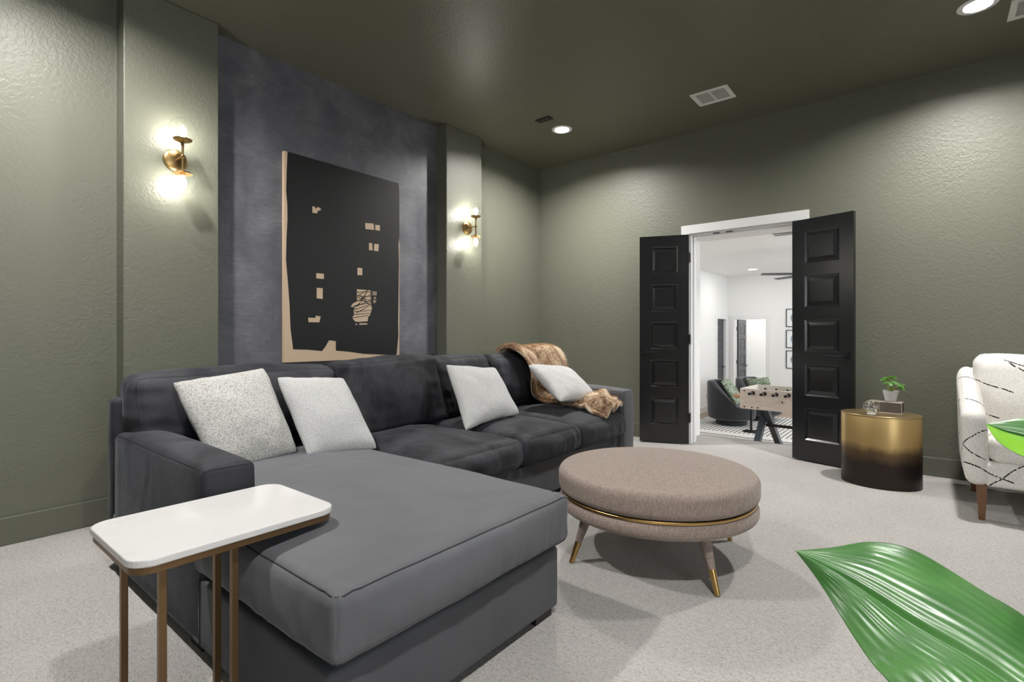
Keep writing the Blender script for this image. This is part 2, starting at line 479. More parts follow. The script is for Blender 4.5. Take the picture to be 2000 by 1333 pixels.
# pillow between four 3D corners (TL, TR, BR, BL)
def pillow(tl, tr, br, bl, T, n=30, pinch=0.055, q=0.52, amp=0.006, seed=0, dents=()):
    tl, tr, br, bl = map(Vector, (tl, tr, br, bl))
    nrm = ((tr-bl).cross(br-tl)).normalized()
    ctr = (tl+tr+br+bl)/4
    tl, tr, br, bl = [ctr+(p-ctr)*1.05 for p in (tl, tr, br, bl)]
    v = []; f = []
    def P(u, w, side):
        s, t = (u+1)/2, (w+1)/2
        # edges drawn in between the corners
        eu = u*(1-pinch*(1-w*w)*abs(u)**3); ew = w*(1-pinch*(1-u*u)*abs(w)**3)
        cr = 1-0.045*(abs(u)**7)*(abs(w)**7)
        wob = 0.030*noise.noise(Vector((u*1.9+seed, w*1.9, seed*1.7)))+0.014*noise.noise(Vector((u*6+seed, w*6, seed*2.7)))
        eu = eu*cr+wob*abs(u)**2; ew = ew*cr+wob*abs(w)**2
        s, t = (eu+1)/2, (ew+1)/2
        p = (bl*(1-s)+br*s)*(1-t)+(tl*(1-s)+tr*s)*t
        h = T*0.5*(max(0.0, (1-u**2)*(1-w**2))**q)+0.007*min(1, 16*(1-abs(u)))*min(1, 16*(1-abs(w)))
        x = p+Vector((seed*3.7, seed*1.9, 0))
        h += (noise.noise(x*7)+0.7*noise.noise(x*15)+0.35*noise.noise(x*34))*amp*(1-u**4)*(1-w**4)
        if side > 0:
            for (du, dw, dr, dd) in dents:
                h -= dd*math.exp(-((u-du)**2+(w-dw)**2)/dr**2)
        return p+nrm*side*max(h, 0.0)
    g = [math.sin(math.pi/2*(-1+2*i/n)) for i in range(n+1)]
    idx = {}
    mb = MB()
    for side in (1, -1):
        for i in range(n+1):
            for j in range(n+1):
                bd = i in (0, n) or j in (0, n)
                k = (i, j, 0 if bd else side)
                if k not in idx: idx[k] = len(mb.v); mb.v.append(tuple(P(g[i], g[j], side)))
        for i in range(n):
            for j in range(n):
                q4 = []
                for (a, b) in ((i, j), (i+1, j), (i+1, j+1), (i, j+1)):
                    bd = a in (0, n) or b in (0, n)
                    q4.append(idx[(a, b, 0 if bd else side)])
                mb.f.append(tuple(q4) if side > 0 else tuple(reversed(q4))); mb.mi.append(0)
    return mb

def catmull(pts, t):
    n = len(pts)-1; x = t*n; i = min(int(x), n-1); u = x-i
    p = [Vector(pts[max(0, min(n, i+k))]) for k in (-1, 0, 1, 2)]
    return 0.5*((2*p[1])+(-p[0]+p[2])*u+(2*p[0]-5*p[1]+4*p[2]-p[3])*u*u+(-p[0]+3*p[1]-3*p[2]+p[3])*u**3)

# ================================================================== THE ROOM
XL, XP, YB, H = -3.644, -3.5145, 5.033, 3.048
XR, YF = 2.6, -2.4
CANS = [(-2.753, 4.158), (0.223, 4.158), (-2.753, 0.45), (0.223, 0.45)]

# floor (carpet) including the landing in the opening
f = MB(); f.box(XL-0.1, XR+0.1, YF-0.1, YB, -0.12, 0.0); f.box(-1.92, -0.815, YB, 5.56, -0.12, 0.0)
struct('floor', f, M['carpet'])

# ceiling with holes for the cans
hx = sorted({XL-0.1, XR+0.1} | {c+s for c, _ in CANS for s in (-.068, .068)})
hy = sorted({YF-0.1, YB} | {c+s for _, c in CANS for s in (-.068, .068)})
c = MB()
for i in range(len(hx)-1):
    for j in range(len(hy)-1):
        mx, my = (hx[i]+hx[i+1])/2, (hy[j]+hy[j+1])/2
        if any(abs(mx-a) < .06 and abs(my-b) < .06 for a, b in CANS): continue
        c.quad((hx[i], hy[j], H), (hx[i+1], hy[j], H), (hx[i+1], hy[j+1], H), (hx[i], hy[j+1], H))
struct('ceiling', c, M['ceil'])

# left wall: plain stretches, wallpaper bay, two pillars
w = MB(); w.box(XL-0.12, XL, YF-0.1, 0.95, 0, H); w.box(XL-0.12, XL, 3.80, YB+0.1, 0, H)
wl = struct('wall_left', w, M['wall'])
struct('wall_left_bay', MB().box(XL-0.12, XL+0.001, 0.95, 3.80, 0, H), M['paper'])['kind'] = 'structure'
for (y0, y1) in ((0.874, 1.372), (3.361, 3.850)):
    o = struct('wall_left_pillar', MB().box(XL-0.01, XP, y0, y1, 0, H), M['wall'], bevel=0.006)
    o['kind'] = 'structure'
struct('trim_1', MB().box(XL, XL+0.022, 3.852, YB, 0.0, 0.925), M['wall'], bevel=0.003)
struct('baseboard_left', MB().box(XL, XL+0.015, YF, 0.872, 0, 0.142).box(XL, XL+0.015, 1.374, 3.36, 0, 0.142).box(XP, XP+0.015, 0.86, 1.387, 0, 0.142).box(XP, XP+0.015, 3.346, 3.865, 0, 0.142).box(XL+0.022, XL+0.037, 3.866, YB, 0, 0.142), M['base'], bevel=0.004)

# back wall with the double-door opening
OX0, OX1, OZ = -1.834, -0.905, 2.057
w = MB(); w.box(XL-0.12, OX0, YB, YB+0.14, 0, H); w.box(OX1, XR+0.1, YB, YB+0.14, 0, H); w.box(OX0, OX1, YB, YB+0.14, OZ, H)
struct('wall_back', w, M['wall'])
struct('baseboard_back', MB().box(XL, -1.92, YB-0.015, YB, 0, 0.142).box(-0.80, XR, YB-0.015, YB, 0, 0.142), M['base'], bevel=0.004)
w = MB(); w.box(XR, XR+0.1, YF-0.1, -1.4, 0, H); w.box(XR, XR+0.1, 1.0, YB+0.1, 0, H); w.box(XR, XR+0.1, -1.4, 1.0, 0, 0.85); w.box(XR, XR+0.1, -1.4, 1.0, 2.25, H)
struct('wall_right', w, M['wall'])
wn = MB()
for y in (-1.4, -0.22, 0.95): wn.box(XR+0.02, XR+0.08, y, y+0.05, 0.85, 2.25)
for z in (0.85, 2.20): wn.box(XR+0.02, XR+0.08, -1.4, 1.0, z, z+0.05)
wo = struct('added_window_2', wn, M['white']); MB().box(XR+0.045, XR+0.052, -1.35, 0.95, 0.9, 2.2).build('pane', M['glass'], wo)  # unseen window, added to go with the fill light here
struct('wall_front', MB().box(XL-0.1, XR+0.1, YF-0.1, YF, 0, H), M['wall'])
struct('baseboard_right', MB().box(XR-0.015, XR, YF, YB, 0, 0.142), M['base'], bevel=0.004)
# white casing and jambs of the opening
t = MB(); t.box(-1.913, -0.802, YB-0.018, YB, OZ, 2.141); t.box(-1.913, OX0, YB-0.018, YB, 0, OZ); t.box(OX1, -0.802, YB-0.018, YB, 0, OZ)
tc_ = struct('trim_2', t, M['white'], bevel=0.003)
t = MB(); t.box(OX0, OX0+0.015, YB-0.005, YB+0.145, 0, OZ); t.box(OX1-0.015, OX1, YB-0.005, YB+0.145, 0, OZ); t.box(OX0, OX1, YB-0.005, YB+0.145, OZ-0.015, OZ)
t.box(OX0+0.015, OX0+0.027, YB+0.05, YB+0.08, 0, OZ-0.015); t.box(OX1-0.027, OX1-0.015, YB+0.05, YB+0.08, 0, OZ-0.015); t.box(OX0, OX1, YB+0.05, YB+0.08, OZ-0.027, OZ-0.015)
jm = struct('trim_3', t, M['white'], bevel=0.002)
for x in (-1.585, -1.465):
    MB().box(x-0.028, x+0.028, YB+0.004, YB+0.036, OZ-0.021, OZ-0.0145).build('strike_plate', M['blackmetal'], jm)
# landing beyond the doors: side walls and soffit
struct('wall_landing_left', MB().box(-2.05, -1.915, YB+0.14, 5.50, -0.6, 2.5), M['white_wall'])
struct('wall_landing_right', MB().box(-0.82, -0.70, YB+0.14, 5.50, -0.6, 2.5), M['white_wall'])
struct('ceiling_landing', MB().box(-2.0, -0.72, YB+0.14, 5.50, 2.063, 2.2), M['white_wall'])

# ================================================================== THE ROOM BEYOND
FZ, FX, FY, FH, FXR = -0.589, -3.727, 12.669, 2.425, 2.2
struct('floor_far', MB().box(FX-0.2, FXR+0.1, 5.5, FY+0.02, FZ-0.1, FZ), (lambda: M['oak'] if 'oak' in M else M.setdefault('oak', wall_mat('oak_floor', (0.42, 0.30, 0.21, 1), 0.4, 0.0)))())
struct('ceiling_far', MB().box(FX-0.2, FXR+0.1, 5.56, FY+0.1, FH, FH+0.1), M['white_wall'])
w = MB(); w.box(FX-0.1, FX, 5.5, 11.914, FZ, FH); w.box(FX-0.1, FX, 12.55, FY+0.1, FZ, FH); w.box(FX-0.1, FX, 11.914, 12.55, 1.435, FH)
struct('wall_far_left', w, M['white_wall'])
w = MB(); w.box(FX-0.1, -3.566, FY, FY+0.12, FZ, FH); w.box(-2.881, FXR+0.1, FY, FY+0.12, FZ, FH); w.box(-3.566, -2.881, FY, FY+0.12, 1.43, FH)
struct('wall_far_back', w, M['white_wall'])
w = MB(); w.box(FX-0.1, -1.915, 5.50, 5.56, FZ, FH); w.box(-0.82, FXR+0.1, 5.50, 5.56, FZ, FH); w.box(-1.915, -0.82, 5.50, 5.56, 2.063, FH); w.box(-1.915, -0.82, 5.545, 5.565, FZ, -0.004)
struct('wall_far_front', w, M['white_wall'])
w = MB(); w.box(FXR, FXR+0.1, 5.5, FY+0.1, FZ, 0.1); w.box(FXR, FXR+0.1, 5.5, FY+0.1, 2.1, FH); w.box(FXR, FXR+0.1, 5.5, 7.4, 0.1, 2.1); w.box(FXR, FXR+0.1, 10.6, FY+0.1, 0.1, 2.1)
struct('wall_far_right', w, M['white_wall'])
wn = MB()
for y in (7.4, 8.98, 10.55): wn.box(FXR+0.02, FXR+0.08, y, y+0.05, 0.1, 2.1)
for z in (0.1, 2.05): wn.box(FXR+0.02, FXR+0.08, 7.4, 10.6, z, z+0.05)
wo = struct('added_window_1', wn, M['white']); MB().box(FXR+0.045, FXR+0.052, 7.45, 10.55, 0.15, 2.05).build('pane', M['glass'], wo)  # window added out of view to carry the far room's fill light
st = MB()
for k in range(3): st.box(-1.92, -0.82, 5.56, 5.56+0.28*(3-k), FZ, FZ+0.147*(k+1))
struct('floor_steps', st, M['carpet'])
bb = MB(); bb.box(FX, FX+0.015, 5.56, 11.84, FZ, FZ+0.14); bb.box(-2.80, FXR, FY-0.015, FY, FZ, FZ+0.14)
struct('baseboard_far', bb, M['white'], bevel=0.004)
t = MB(); t.box(FX, FX+0.018, 11.83, 11.914, FZ, 1.52); t.box(FX, FX+0.018, 12.55, 12.635, FZ, 1.52); t.box(FX, FX+0.018, 11.914, 12.55, 1.435, 1.52)
t.box(FX-0.1, FX, 12.548, 12.56, FZ, 1.435)
struct('trim_4', t, M['white'], bevel=0.003)
t = MB(); t.box(-3.655, -3.566, FY-0.018, FY, FZ, 1.515); t.box(-2.881, -2.79, FY-0.018, FY, FZ, 1.515); t.box(-3.566, -2.881, FY-0.018, FY, 1.43, 1.515)
struct('trim_5', t, M['white'], bevel=0.003)
# closet space behind the far doorway
w = MB(); w.box(-4.2, -4.1, FY+0.1, 14.6, FZ, FH); w.box(-2.0, -1.9, FY+0.1, 14.6, FZ, FH); w.box(-4.2, -1.9, 14.5, 14.6, FZ, FH); w.box(-4.2, -1.9, FY+0.1, 14.6, FZ-0.1, FZ); w.box(-4.2, -1.9, FY+0.1, 14.6, FH, FH+0.1)
struct('wall_side_room', w, M['white_wall'])

# ------------------------------------------------------------------ panel doors
def panel_door(name, width, height, p0, ang, slabm, flip, handle_z, thick=0.038, levers=(1, -1), z0=0.012):
    # hinge edge at local x=0, leaf along +x, faces at +-y
    root = bpy.data.objects.new(name, None); COL.objects.link(root)
    root.location = (p0[0], p0[1], p0[2]+z0); root.rotation_euler = (0, 0, ang); root['kind'] = 'structure'
    st_ = width*0.218; x0, x1 = st_, width-st_
    ph = height*0.131; gap = height*0.052; top = height*0.052
    zs = []
    z = height-top
    for k in range(5): zs.append((z-ph, z)); z -= ph+gap
    hh = thick/2
    s = MB(); s.box(0, x0, -hh, hh, 0, height); s.box(x1, width, -hh, hh, 0, height)
    prev = height
    for (a, b) in zs: s.box(x0, x1, -hh, hh, b, prev); prev = a
    s.box(x0, x1, -hh, hh, 0, prev)
    s.build('door_slab', slabm, root)
    for (a, b) in zs:
        p = MB()
        p.box(x0, x1, -0.006, 0.006, a, b)
        for sg in (-1, 1):
            e = 0.012   # sloped sticking around the opening, then a groove and the raised field
            for (d0, y0, d1, y1) in ((0, hh*0.98, 0.014, 0.007), (0.018, 0.007, 0.046, hh*0.95)):
                o_ = [(x0+d0, a+d0), (x1-d0, a+d0), (x1-d0, b-d0), (x0+d0, b-d0)]
                i_ = [(x0+d1, a+d1), (x1-d1, a+d1), (x1-d1, b-d1), (x0+d1, b-d1)]
                vs = [(x, sg*y0, zz) for x, zz in o_]+[(x, sg*y1, zz) for x, zz in i_]
                fs = [(k, (k+1) % 4, 4+(k+1) % 4, 4+k) for k in range(4)]
                if y1 > y0: fs.append((4, 5, 6, 7))
                p.add(vs, fs)
        p.build('door_panel', slabm, root)
    xh = width-0.055
    hd = MB()
    for sg in levers:
        hd.box(xh-0.027, xh+0.027, *sorted((sg*hh, sg*(hh+0.008))), handle_z-0.03, handle_z+0.03)
        hd.tube([(xh, sg*(hh+0.006), handle_z), (xh, sg*(hh+0.045), handle_z)], 0.009)
        hd.tube([(xh+0.008, sg*(hh+0.045), handle_z), (xh-0.115, sg*(hh+0.045), handle_z)], 0.0085)
    hd.build('door_handle', M['blackmetal'], root, smooth=True)
    hi = MB()
    for z in (0.25, height*0.5, height-0.22):
        q = MB(); q.lathe([(0.007, -0.045), (0.007, 0.045)], (-0.006, flip*(hh+0.002), z), 10)
        q.box(-0.006, 0.03, flip*(hh-0.001), flip*(hh+0.0015), z-0.045, z+0.045)
        q.build('hinge', M['blackmetal'], root)
    return root
aL = math.atan2(4.81-4.985, -2.262+1.82)
panel_door('door_1', 0.465, 2.03, (-1.822, 4.980, 0), aL, M['black'], 1, 0.885)
aR = math.atan2(4.845-4.975, -0.464+0.916)
panel_door('door_2', 0.472, 2.03, (-0.914, 4.972, 0), aR, M['black'], 1, 0.885)
panel_door('door_3', 0.62, 2.01, (-3.787, 11.925, FZ), R(90), M['greydoor'], 1, 0.90, levers=(-1,))
panel_door('door_4', 0.66, 2.01, (-3.525, 12.80, FZ), R(90), M['greydoor'], 1, 0.90)
# hinge leaves on the left jamb seen beside the left door
for z in (0.26, 1.02, 1.82):
    MB().box(-1.822, -1.8185, 4.992, 5.03, z-0.045, z+0.045).build('hinge_leaf', M['blackmetal'], jm)

# ------------------------------------------------------------------ recessed lights
def can_light(x, y, z, m, label, group, r=0.068, hidden=False):
    root = empty('recessed_light', (x, y, z), label, 'ceiling light', group)
    MB().lathe([(r, 0.0), (r+0.03, -0.001), (r+0.03, -0.005), (r, -0.008), (r-0.003, 0.0)], n=40, cap0=False, cap1=False).build('trim_ring', M['white'], root, smooth=True)
    MB().lathe([(r, -0.004), (r*0.97, 0.03)], n=40, cap0=False, cap1=False).build('baffle', M['white'], root, smooth=True)
    MB().lathe([(r*0.96, 0.0), (r*0.96, -0.003)], (0, 0, 0.024), n=40).build('diffuser', m, root)
    return root
LBL = ['round recessed ceiling light beside the small black vent, above the wall corner',
       'round recessed ceiling light at the top right edge beside the cut-off white vent',
       'recessed ceiling light out of view above the chaise', 'recessed ceiling light out of view above the camera']
for (x, y), lb in zip(CANS, LBL):
    can_light(x, y, H, M['can'], lb, 'recessed ceiling lights of the green room')
# far room cans sit below the white ceiling as flat wafers
FC = [(-2.832, 11.35), (-0.6, 11.35), (-2.832, 7.6), (-0.6, 7.6), (1.2, 9.5)]
FL = ['recessed ceiling light seen through the double doors in the white room', 'recessed light of the white room, back right, out of view', 'recessed light of the white room, front left, out of view', 'recessed light of the white room, front right, out of view', 'recessed light of the white room by the added side window, out of view']
for (x, y), lb in zip(FC, FL):
    root = empty('recessed_light', (x, y, FH), lb, 'ceiling light', 'recessed lights of the white room')
    MB().lathe([(0.078, 0.0), (0.10, 0.0), (0.10, -0.006), (0.078, -0.010)], n=36, cap0=False, cap1=False).build('trim_ring', M['white'], root, smooth=True)
    MB().lathe([(0.079, -0.002), (0.079, -0.008)], n=36).build('diffuser', M['farcan'], root)
# small lamp keeping the side room bright
rr = empty('recessed_light', (-3.1, 13.3, FH), 'recessed light in the small room behind the far doorway, out of view', 'ceiling light')
MB().lathe([(0.078, 0.0), (0.10, 0.0), (0.10, -0.006), (0.078, -0.010)], n=36, cap0=False, cap1=False).build('trim_ring', M['white'], rr, smooth=True)
MB().lathe([(0.079, -0.002), (0.079, -0.008)], n=36).build('diffuser', emit('side_room_diffuser', (1.0, 0.98, 0.95, 1), FARCAN*2.6), rr)

# ------------------------------------------------------------------ ceiling vents
M['vent'] = mat('white_vent_metal', (0.74, 0.74, 0.70, 1), 0.4)
M['ventdark'] = mat('vent_inside', (0.05, 0.05, 0.05, 1), 0.8)
def vent(cx, cy, lx, ly, label, z=H, m=None, nslat=9, two=True):
    m = m or M['vent']
    root = empty('ceiling_vent', (cx, cy, z), label, 'vent')
    b = 0.035; X, Y = lx/2, ly/2
    fr = MB(); fr.box(-X, X, -Y, -Y+b, -0.008, 0); fr.box(-X, X, Y-b, Y, -0.008, 0); fr.box(-X, -X+b, -Y+b, Y-b, -0.008, 0); fr.box(X-b, X, -Y+b, Y-b, -0.008, 0)
    if two: fr.box(-0.008, 0.008, -Y+b, Y-b, -0.008, 0)
    fr.build('frame', m, root, bevel=0.002)
    MB().box(-X+b, X-b, -Y+b, Y-b, -0.001, -0.0003).build('duct_backing', M['ventdark'], root)
    for k in range(nslat):
        y = -Y+b+(k+0.5)*(2*(Y-b))/nslat
        for (a, c2) in (((-X+b, -0.008), (0.008, X-b)) if two else ((-X+b, X-b),)):
            s = MB(); d = (Y-b)/nslat
            s.add([(a, y-d*0.35, -0.007), (c2, y-d*0.35, -0.007), (c2, y+d*0.35, -0.0075), (a, y+d*0.35, -0.0075), (a, y-d*0.35, -0.0085), (c2, y-d*0.35, -0.0085), (c2, y+d*0.35, -0.009), (a, y+d*0.35, -0.009)],
                  [(0, 1, 2, 3), (4, 7, 6, 5), (0, 4, 5, 1), (3, 2, 6, 7), (0, 3, 7, 4), (1, 5, 6, 2)])
            s.build('slat', m, root)
    return root
vent(-1.395, 4.358, 0.30, 0.262, 'white two-bay louvred vent in the middle of the green ceiling')
vent(0.525, 4.362, 0.30, 0.262, 'white louvred vent cut off by the top right corner of the picture')
vent(-2.751, 3.862, 0.15, 0.075, 'small black vent plate beside the recessed light near the corner', m=M['blackmetal'], nslat=3, two=False)
vent(-1.52, 7.45, 0.32, 0.75, 'white ceiling grille in the white room above the doorway', z=FH, nslat=6, two=False)

# ------------------------------------------------------------------ wall sconces
def sconce(y, label):
    root = empty('wall_sconce', (XP, y, 2.11), label, 'wall lamp', 'two-globe sconces on the pillars')
    p = MB().lathe([(0.0, 0.0), (0.064, 0.0), (0.066, 0.004), (0.062, 0.014), (0.050, 0.021), (0.0, 0.024)], n=40, cap0=False, cap1=False)
    p.v = [(v[2], v[0], v[1]) for v in p.v]
    p.build('backplate', M['antique'], root, smooth=True)
    a = MB(); a.tube([(0.02, 0, 0), (0.135, 0, 0)], 0.006, 12); a.lathe([(0.0, -0.013), (0.011, -0.008), (0.013, 0), (0.011, 0.008), (0.0, 0.013)], (0.12, 0, 0), 16, False, False)
    a.lathe([(0.006, -0.085), (0.006, 0.085)], (0.12, 0, 0), 12); a.lathe([(0.009, 0.065), (0.009, 0.085)], (0.12, 0, 0), 12); a.lathe([(0.009, -0.085), (0.009, -0.065)], (0.12, 0, 0), 12)
    a.build('arm', M['antique'], root, smooth=True)
    for sg in (1, -1):
        d = MB().lathe([(0.0, 0.082*sg), (0.020, 0.083*sg), (0.046, 0.094*sg), (0.050, 0.101*sg), (0.044, 0.096*sg), (0.018, 0.087*sg), (0.0, 0.086*sg)], (0.12, 0, 0), 32, False, False)
        d.build('dish', M['antique'], root, smooth=True)
        MB().lathe([(0.013, 0.086*sg), (0.013, 0.112*sg)], (0.12, 0, 0), 16).build('socket', M['antique'], root, smooth=True)
        zb = 0.112*sg
        prof = [(0.0, 0), (0.010, 0), (0.012, 0.012), (0.018, 0.026), (0.021, 0.040), (0.018, 0.053), (0.009, 0.061), (0.0, 0.063)]
        MB().lathe([(r_, zb+z_*sg) for r_, z_ in prof], (0.12, 0, 0), 20, False, False).build('bulb', M['bulb'], root, smooth=True)
        g = [(0.072*math.sin(math.pi*(0.17+0.83*k/14)), (0.094+0.062-0.072*math.cos(math.pi*(0.17+0.83*k/14)))*sg) for k in range(15)]
        MB().lathe(g, (0.12, 0, 0), 36, False, False).build('glass_globe', M['glass'], root, smooth=True)
    return root
sconce(1.129, 'brass two-globe wall sconce on the left pillar, beside the frame edge')
sconce(3.634, 'brass two-globe wall sconce on the right pillar, nearer the corner')

# ------------------------------------------------------------------ painting (flat abstract)
M['canvas'] = mat('raw_beige_canvas', (0.62, 0.47, 0.33, 1), 0.8)
M['ink'] = mat('matte_black_paint', (0.0145, 0.0145, 0.0155, 1), 0.5, spec=0.35)
pt = empty('painting', (XL, 2.37, 1.63), 'large black abstract canvas with beige patches above the sofa', 'painting')
def plate(poly, x0, x1, name, m, par):
    c0 = (XL, 2.37, 1.63); n = len(poly)
    v = [(x0-c0[0], y-c0[1], z-c0[2]) for y, z in poly]+[(x1-c0[0], y-c0[1], z-c0[2]) for y, z in poly]
    f = [tuple(range(n)), tuple(range(n, 2*n))]+[(i, (i+1) % n, n+(i+1) % n, n+i) for i in range(n)]
    return MB().add(v, f).build(name, m, par)
XF = XL+0.030
plate([(1.850, 0.867), (2.888, 0.867), (2.888, 2.394), (1.850, 2.394)], XL+0.002, XF, 'canvas', M['canvas'], pt)
FIELD = [(1.876, 2.3945), (2.885, 2.3945), (2.8883, 2.303), (2.8883, 1.919), (2.880, 1.858), (2.884, 1.71), (2.881, 1.459), (2.876, 1.193), (2.878, 1.06), (2.86, 0.897), (2.838, 0.891), (2.661, 0.903), (2.528, 0.911), (2.385, 0.932), (2.267, 0.944), (2.267, 1.018), (2.209, 1.026), (2.177, 0.976), (2.149, 0.943), (2.025, 0.957), (1.919, 0.961), (1.914, 0.999), (1.899, 1.11), (1.891, 1.294), (1.879, 1.452), (1.865, 1.61), (1.869, 1.769), (1.876, 1.905), (1.874, 2.014), (1.866, 2.11), (1.871, 2.283)]
fo = plate(FIELD, XF, XF+0.0008, 'painted_field', M['ink'], pt)
MARKS = [[(2.069, 2.035), (2.09, 2.037), (2.093, 2.022), (2.115, 2.039), (2.137, 2.033), (2.137, 2.019), (2.115, 2.011), (2.107, 1.99), (2.069, 1.987)],
 [(2.536, 1.989), (2.619, 1.998), (2.624, 1.946), (2.539, 1.94)], [(2.636, 1.99), (2.682, 1.995), (2.682, 1.948), (2.637, 1.947)],
 [(2.574, 1.83), (2.605, 1.832), (2.607, 1.772), (2.574, 1.771)], [(2.626, 1.83), (2.672, 1.832), (2.666, 1.772), (2.622, 1.772)],
 [(2.463, 1.613), (2.508, 1.614), (2.508, 1.557), (2.463, 1.553)], [(2.101, 1.535), (2.164, 1.536), (2.163, 1.496), (2.101, 1.496)],
 [(2.105, 1.424), (2.154, 1.425), (2.154, 1.342), (2.104, 1.345)], [(2.035, 1.196), (2.095, 1.196), (2.098, 1.213), (2.137, 1.207), (2.126, 1.163), (2.038, 1.162)],
 [(2.458, 1.438), (2.595, 1.437), (2.598, 1.314), (2.602, 1.285), (2.581, 1.227), (2.564, 1.215), (2.561, 1.18), (2.475, 1.173), (2.442, 1.175), (2.423, 1.194), (2.416, 1.211), (2.432, 1.228), (2.426, 1.267), (2.442, 1.29), (2.4, 1.294), (2.423, 1.323), (2.458, 1.338)],
 [(2.481, 1.162), (2.558, 1.163), (2.556, 1.153), (2.481, 1.149)], [(2.442, 1.157), (2.462, 1.158), (2.46, 1.149), (2.442, 1.149)],
 [(2.609, 1.431), (2.65, 1.429), (2.649, 1.4), (2.61, 1.398)], [(2.619, 1.384), (2.643, 1.386), (2.643, 1.368), (2.619, 1.367)], [(2.616, 1.358), (2.647, 1.359), (2.636, 1.336), (2.616, 1.335)]]
for mk in MARKS: plate(mk, XF+0.0006, XF+0.0014, 'beige_patch', M['canvas'], pt)
SCR = [((2.458, 1.414), (2.595, 1.426)), ((2.458, 1.383), (2.554, 1.434)), ((2.462, 1.381), (2.598, 1.388)), ((2.458, 1.349), (2.602, 1.343)), ((2.481, 1.399), (2.521, 1.356)), ((2.561, 1.435), (2.468, 1.302)), ((2.507, 1.378), (2.588, 1.307)), ((2.462, 1.341), (2.598, 1.406)), ((2.423, 1.3), (2.602, 1.337)), ((2.442, 1.295), (2.598, 1.36)), ((2.423, 1.267), (2.602, 1.325)), ((2.455, 1.246), (2.574, 1.307)), ((2.429, 1.253), (2.595, 1.273)), ((2.432, 1.231), (2.585, 1.247)), ((2.42, 1.205), (2.574, 1.229)), ((2.537, 1.408), (2.527, 1.362)), ((2.494, 1.36), (2.574, 1.318)), ((2.429, 1.284), (2.488, 1.331)), ((2.588, 1.434), (2.595, 1.302)), ((2.462, 1.369), (2.598, 1.354)), ((2.625, 1.432), (2.622, 1.34)), ((2.637, 1.432), (2.633, 1.34)), ((2.606, 1.418), (2.65, 1.42)), ((2.606, 1.409), (2.65, 1.408)), ((2.606, 1.376), (2.65, 1.377)), ((2.61, 1.348), (2.65, 1.349))]
sm = MB()
for a, b in SCR:
    a, b = Vector(a), Vector(b); d = (b-a).normalized(); n = Vector((-d.y, d.x))*(0.0032 if a.x < 2.6 else 0.0018)
    q = [a+n, b+n*0.7, b-n*0.7, a-n]
    sm.add([(XF+0.0018-XL, p.x-2.37, p.y-1.63) for p in q], [(0, 1, 2, 3)])
sm.build('scratched_lines', M['ink'], pt)

# ================================================================== SECTIONAL SOFA
SY0, SY1 = 0.67, 3.872
sofa = empty('sectional_sofa', (-2.3, 2.2, 0), 'charcoal velvet sectional sofa with a chaise at its near end', 'sofa')
SO = Vector((-2.3, 2.2, 0))
def spart(mb, name, m, parent=None, **kw):
    mb.v = [tuple(Vector(v)-SO) for v in mb.v]
    return mb.build(name, m, parent or sofa, smooth=True, angle=60, **kw)
def seams(owner, lines, r=0.0022):
    for L_ in lines:
        s = MB().tube(L_, r, 6); s.v = [tuple(Vector(v)-SO) for v in s.v]
        o = s.build('piping', M['piping'], owner, smooth=True, angle=80)
# bases
mb, e = softbox((-2.415, 2.27, 0.149), (0.98, SY1-SY0-0.01, 0.228), 0.012, amp=0.002, m=6); spart(mb, 'base', M['velvet_base_lit'])
mb, e = softbox((-1.52, 1.154, 0.149), (0.84, 0.968, 0.228), 0.014, (0.004, 0.004, 0), amp=0.002, m=10); ob = spart(mb, 'chaise_base', M['velvet_base_lit'])
seams(ob, [[(-1.862, SY0-0.001, 0.04), (-1.862, SY0-0.001, 0.27)]], 0.002)
# back frame
mb, e = softbox((-2.90, 2.27, 0.41), (0.10, SY1-SY0, 0.74), 0.03, amp=0.004, m=10); spart(mb, 'back_frame', M['velvet'])
# arms
def arm(y0, y1, xf, nm, mt='velvet'):
    mb, e = softbox(((-2.84+xf)/2, (y0+y1)/2, 0.33), (xf+2.84, y1-y0, 0.59), 0.028, (0.012, 0.008, 0.030), amp=0.005, freq=3, seed=y0, m=14)
    o = spart(mb, nm, M[mt])
    seams(o, [e(0, -1, 1), e(0, 1, 1), e(1, 1, 1, 8), e(2, 1, -1, 10), e(2, 1, 1, 10)])
arm(SY0, 0.848, -1.845, 'arm'); arm(3.70, SY1, -1.865, 'arm', 'velvet_lit')
# chaise cushion
def dc(o):   # front lower corners tuck in
    return o
mb, e = softbox((-1.86, 1.162, 0.375), (1.60, 1.00, 0.180), 0.032, (0.026, 0.026, 0.048), amp=0.009, freq=2.2, seed=3, m=84, rip=0.0035,
                deform=None)
# the part beside the arm is narrowed so that the cushion wraps the arm front
k = []
for v in mb.v:
    x, y, z = v
    if x < -1.83 and y < 0.90: y = 0.855+(y-0.64)*0.17
    k.append((x, y, z))
mb.v = k
oc = spart(mb, 'chaise_cushion', M['velvet_lit'])
def wrap(L_): return [Vector((p.x, 0.855+(p.y-0.64)*0.17, p.z)) if (p.x < -1.83 and p.y < 0.9) else p for p in L_]
seams(oc, [[p for p in e(0, -1, 1, 60) if p.x > -1.80], e(1, 1, 1, 40), [p for p in e(0, 1, 1, 60)], [p for p in e(0, -1, -1, 60) if p.x > -1.80], e(1, -1, 1, 40)])
# seat cushions
for i, (a, b) in enumerate(((1.665, 2.405), (2.405, 3.045), (3.045, 3.698))):
    mb, e = softbox((-2.315, (a+b)/2, 0.366), (0.94, b-a-0.006, 0.170), 0.050, (0.045, 0.006, 0.055), amp=0.015, freq=3.2, seed=10+i*3, m=44, rip=0.003, stretch=(1, 1.6, 1))
    spart(mb, 'seat_cushion', M['velvet_shaded'])
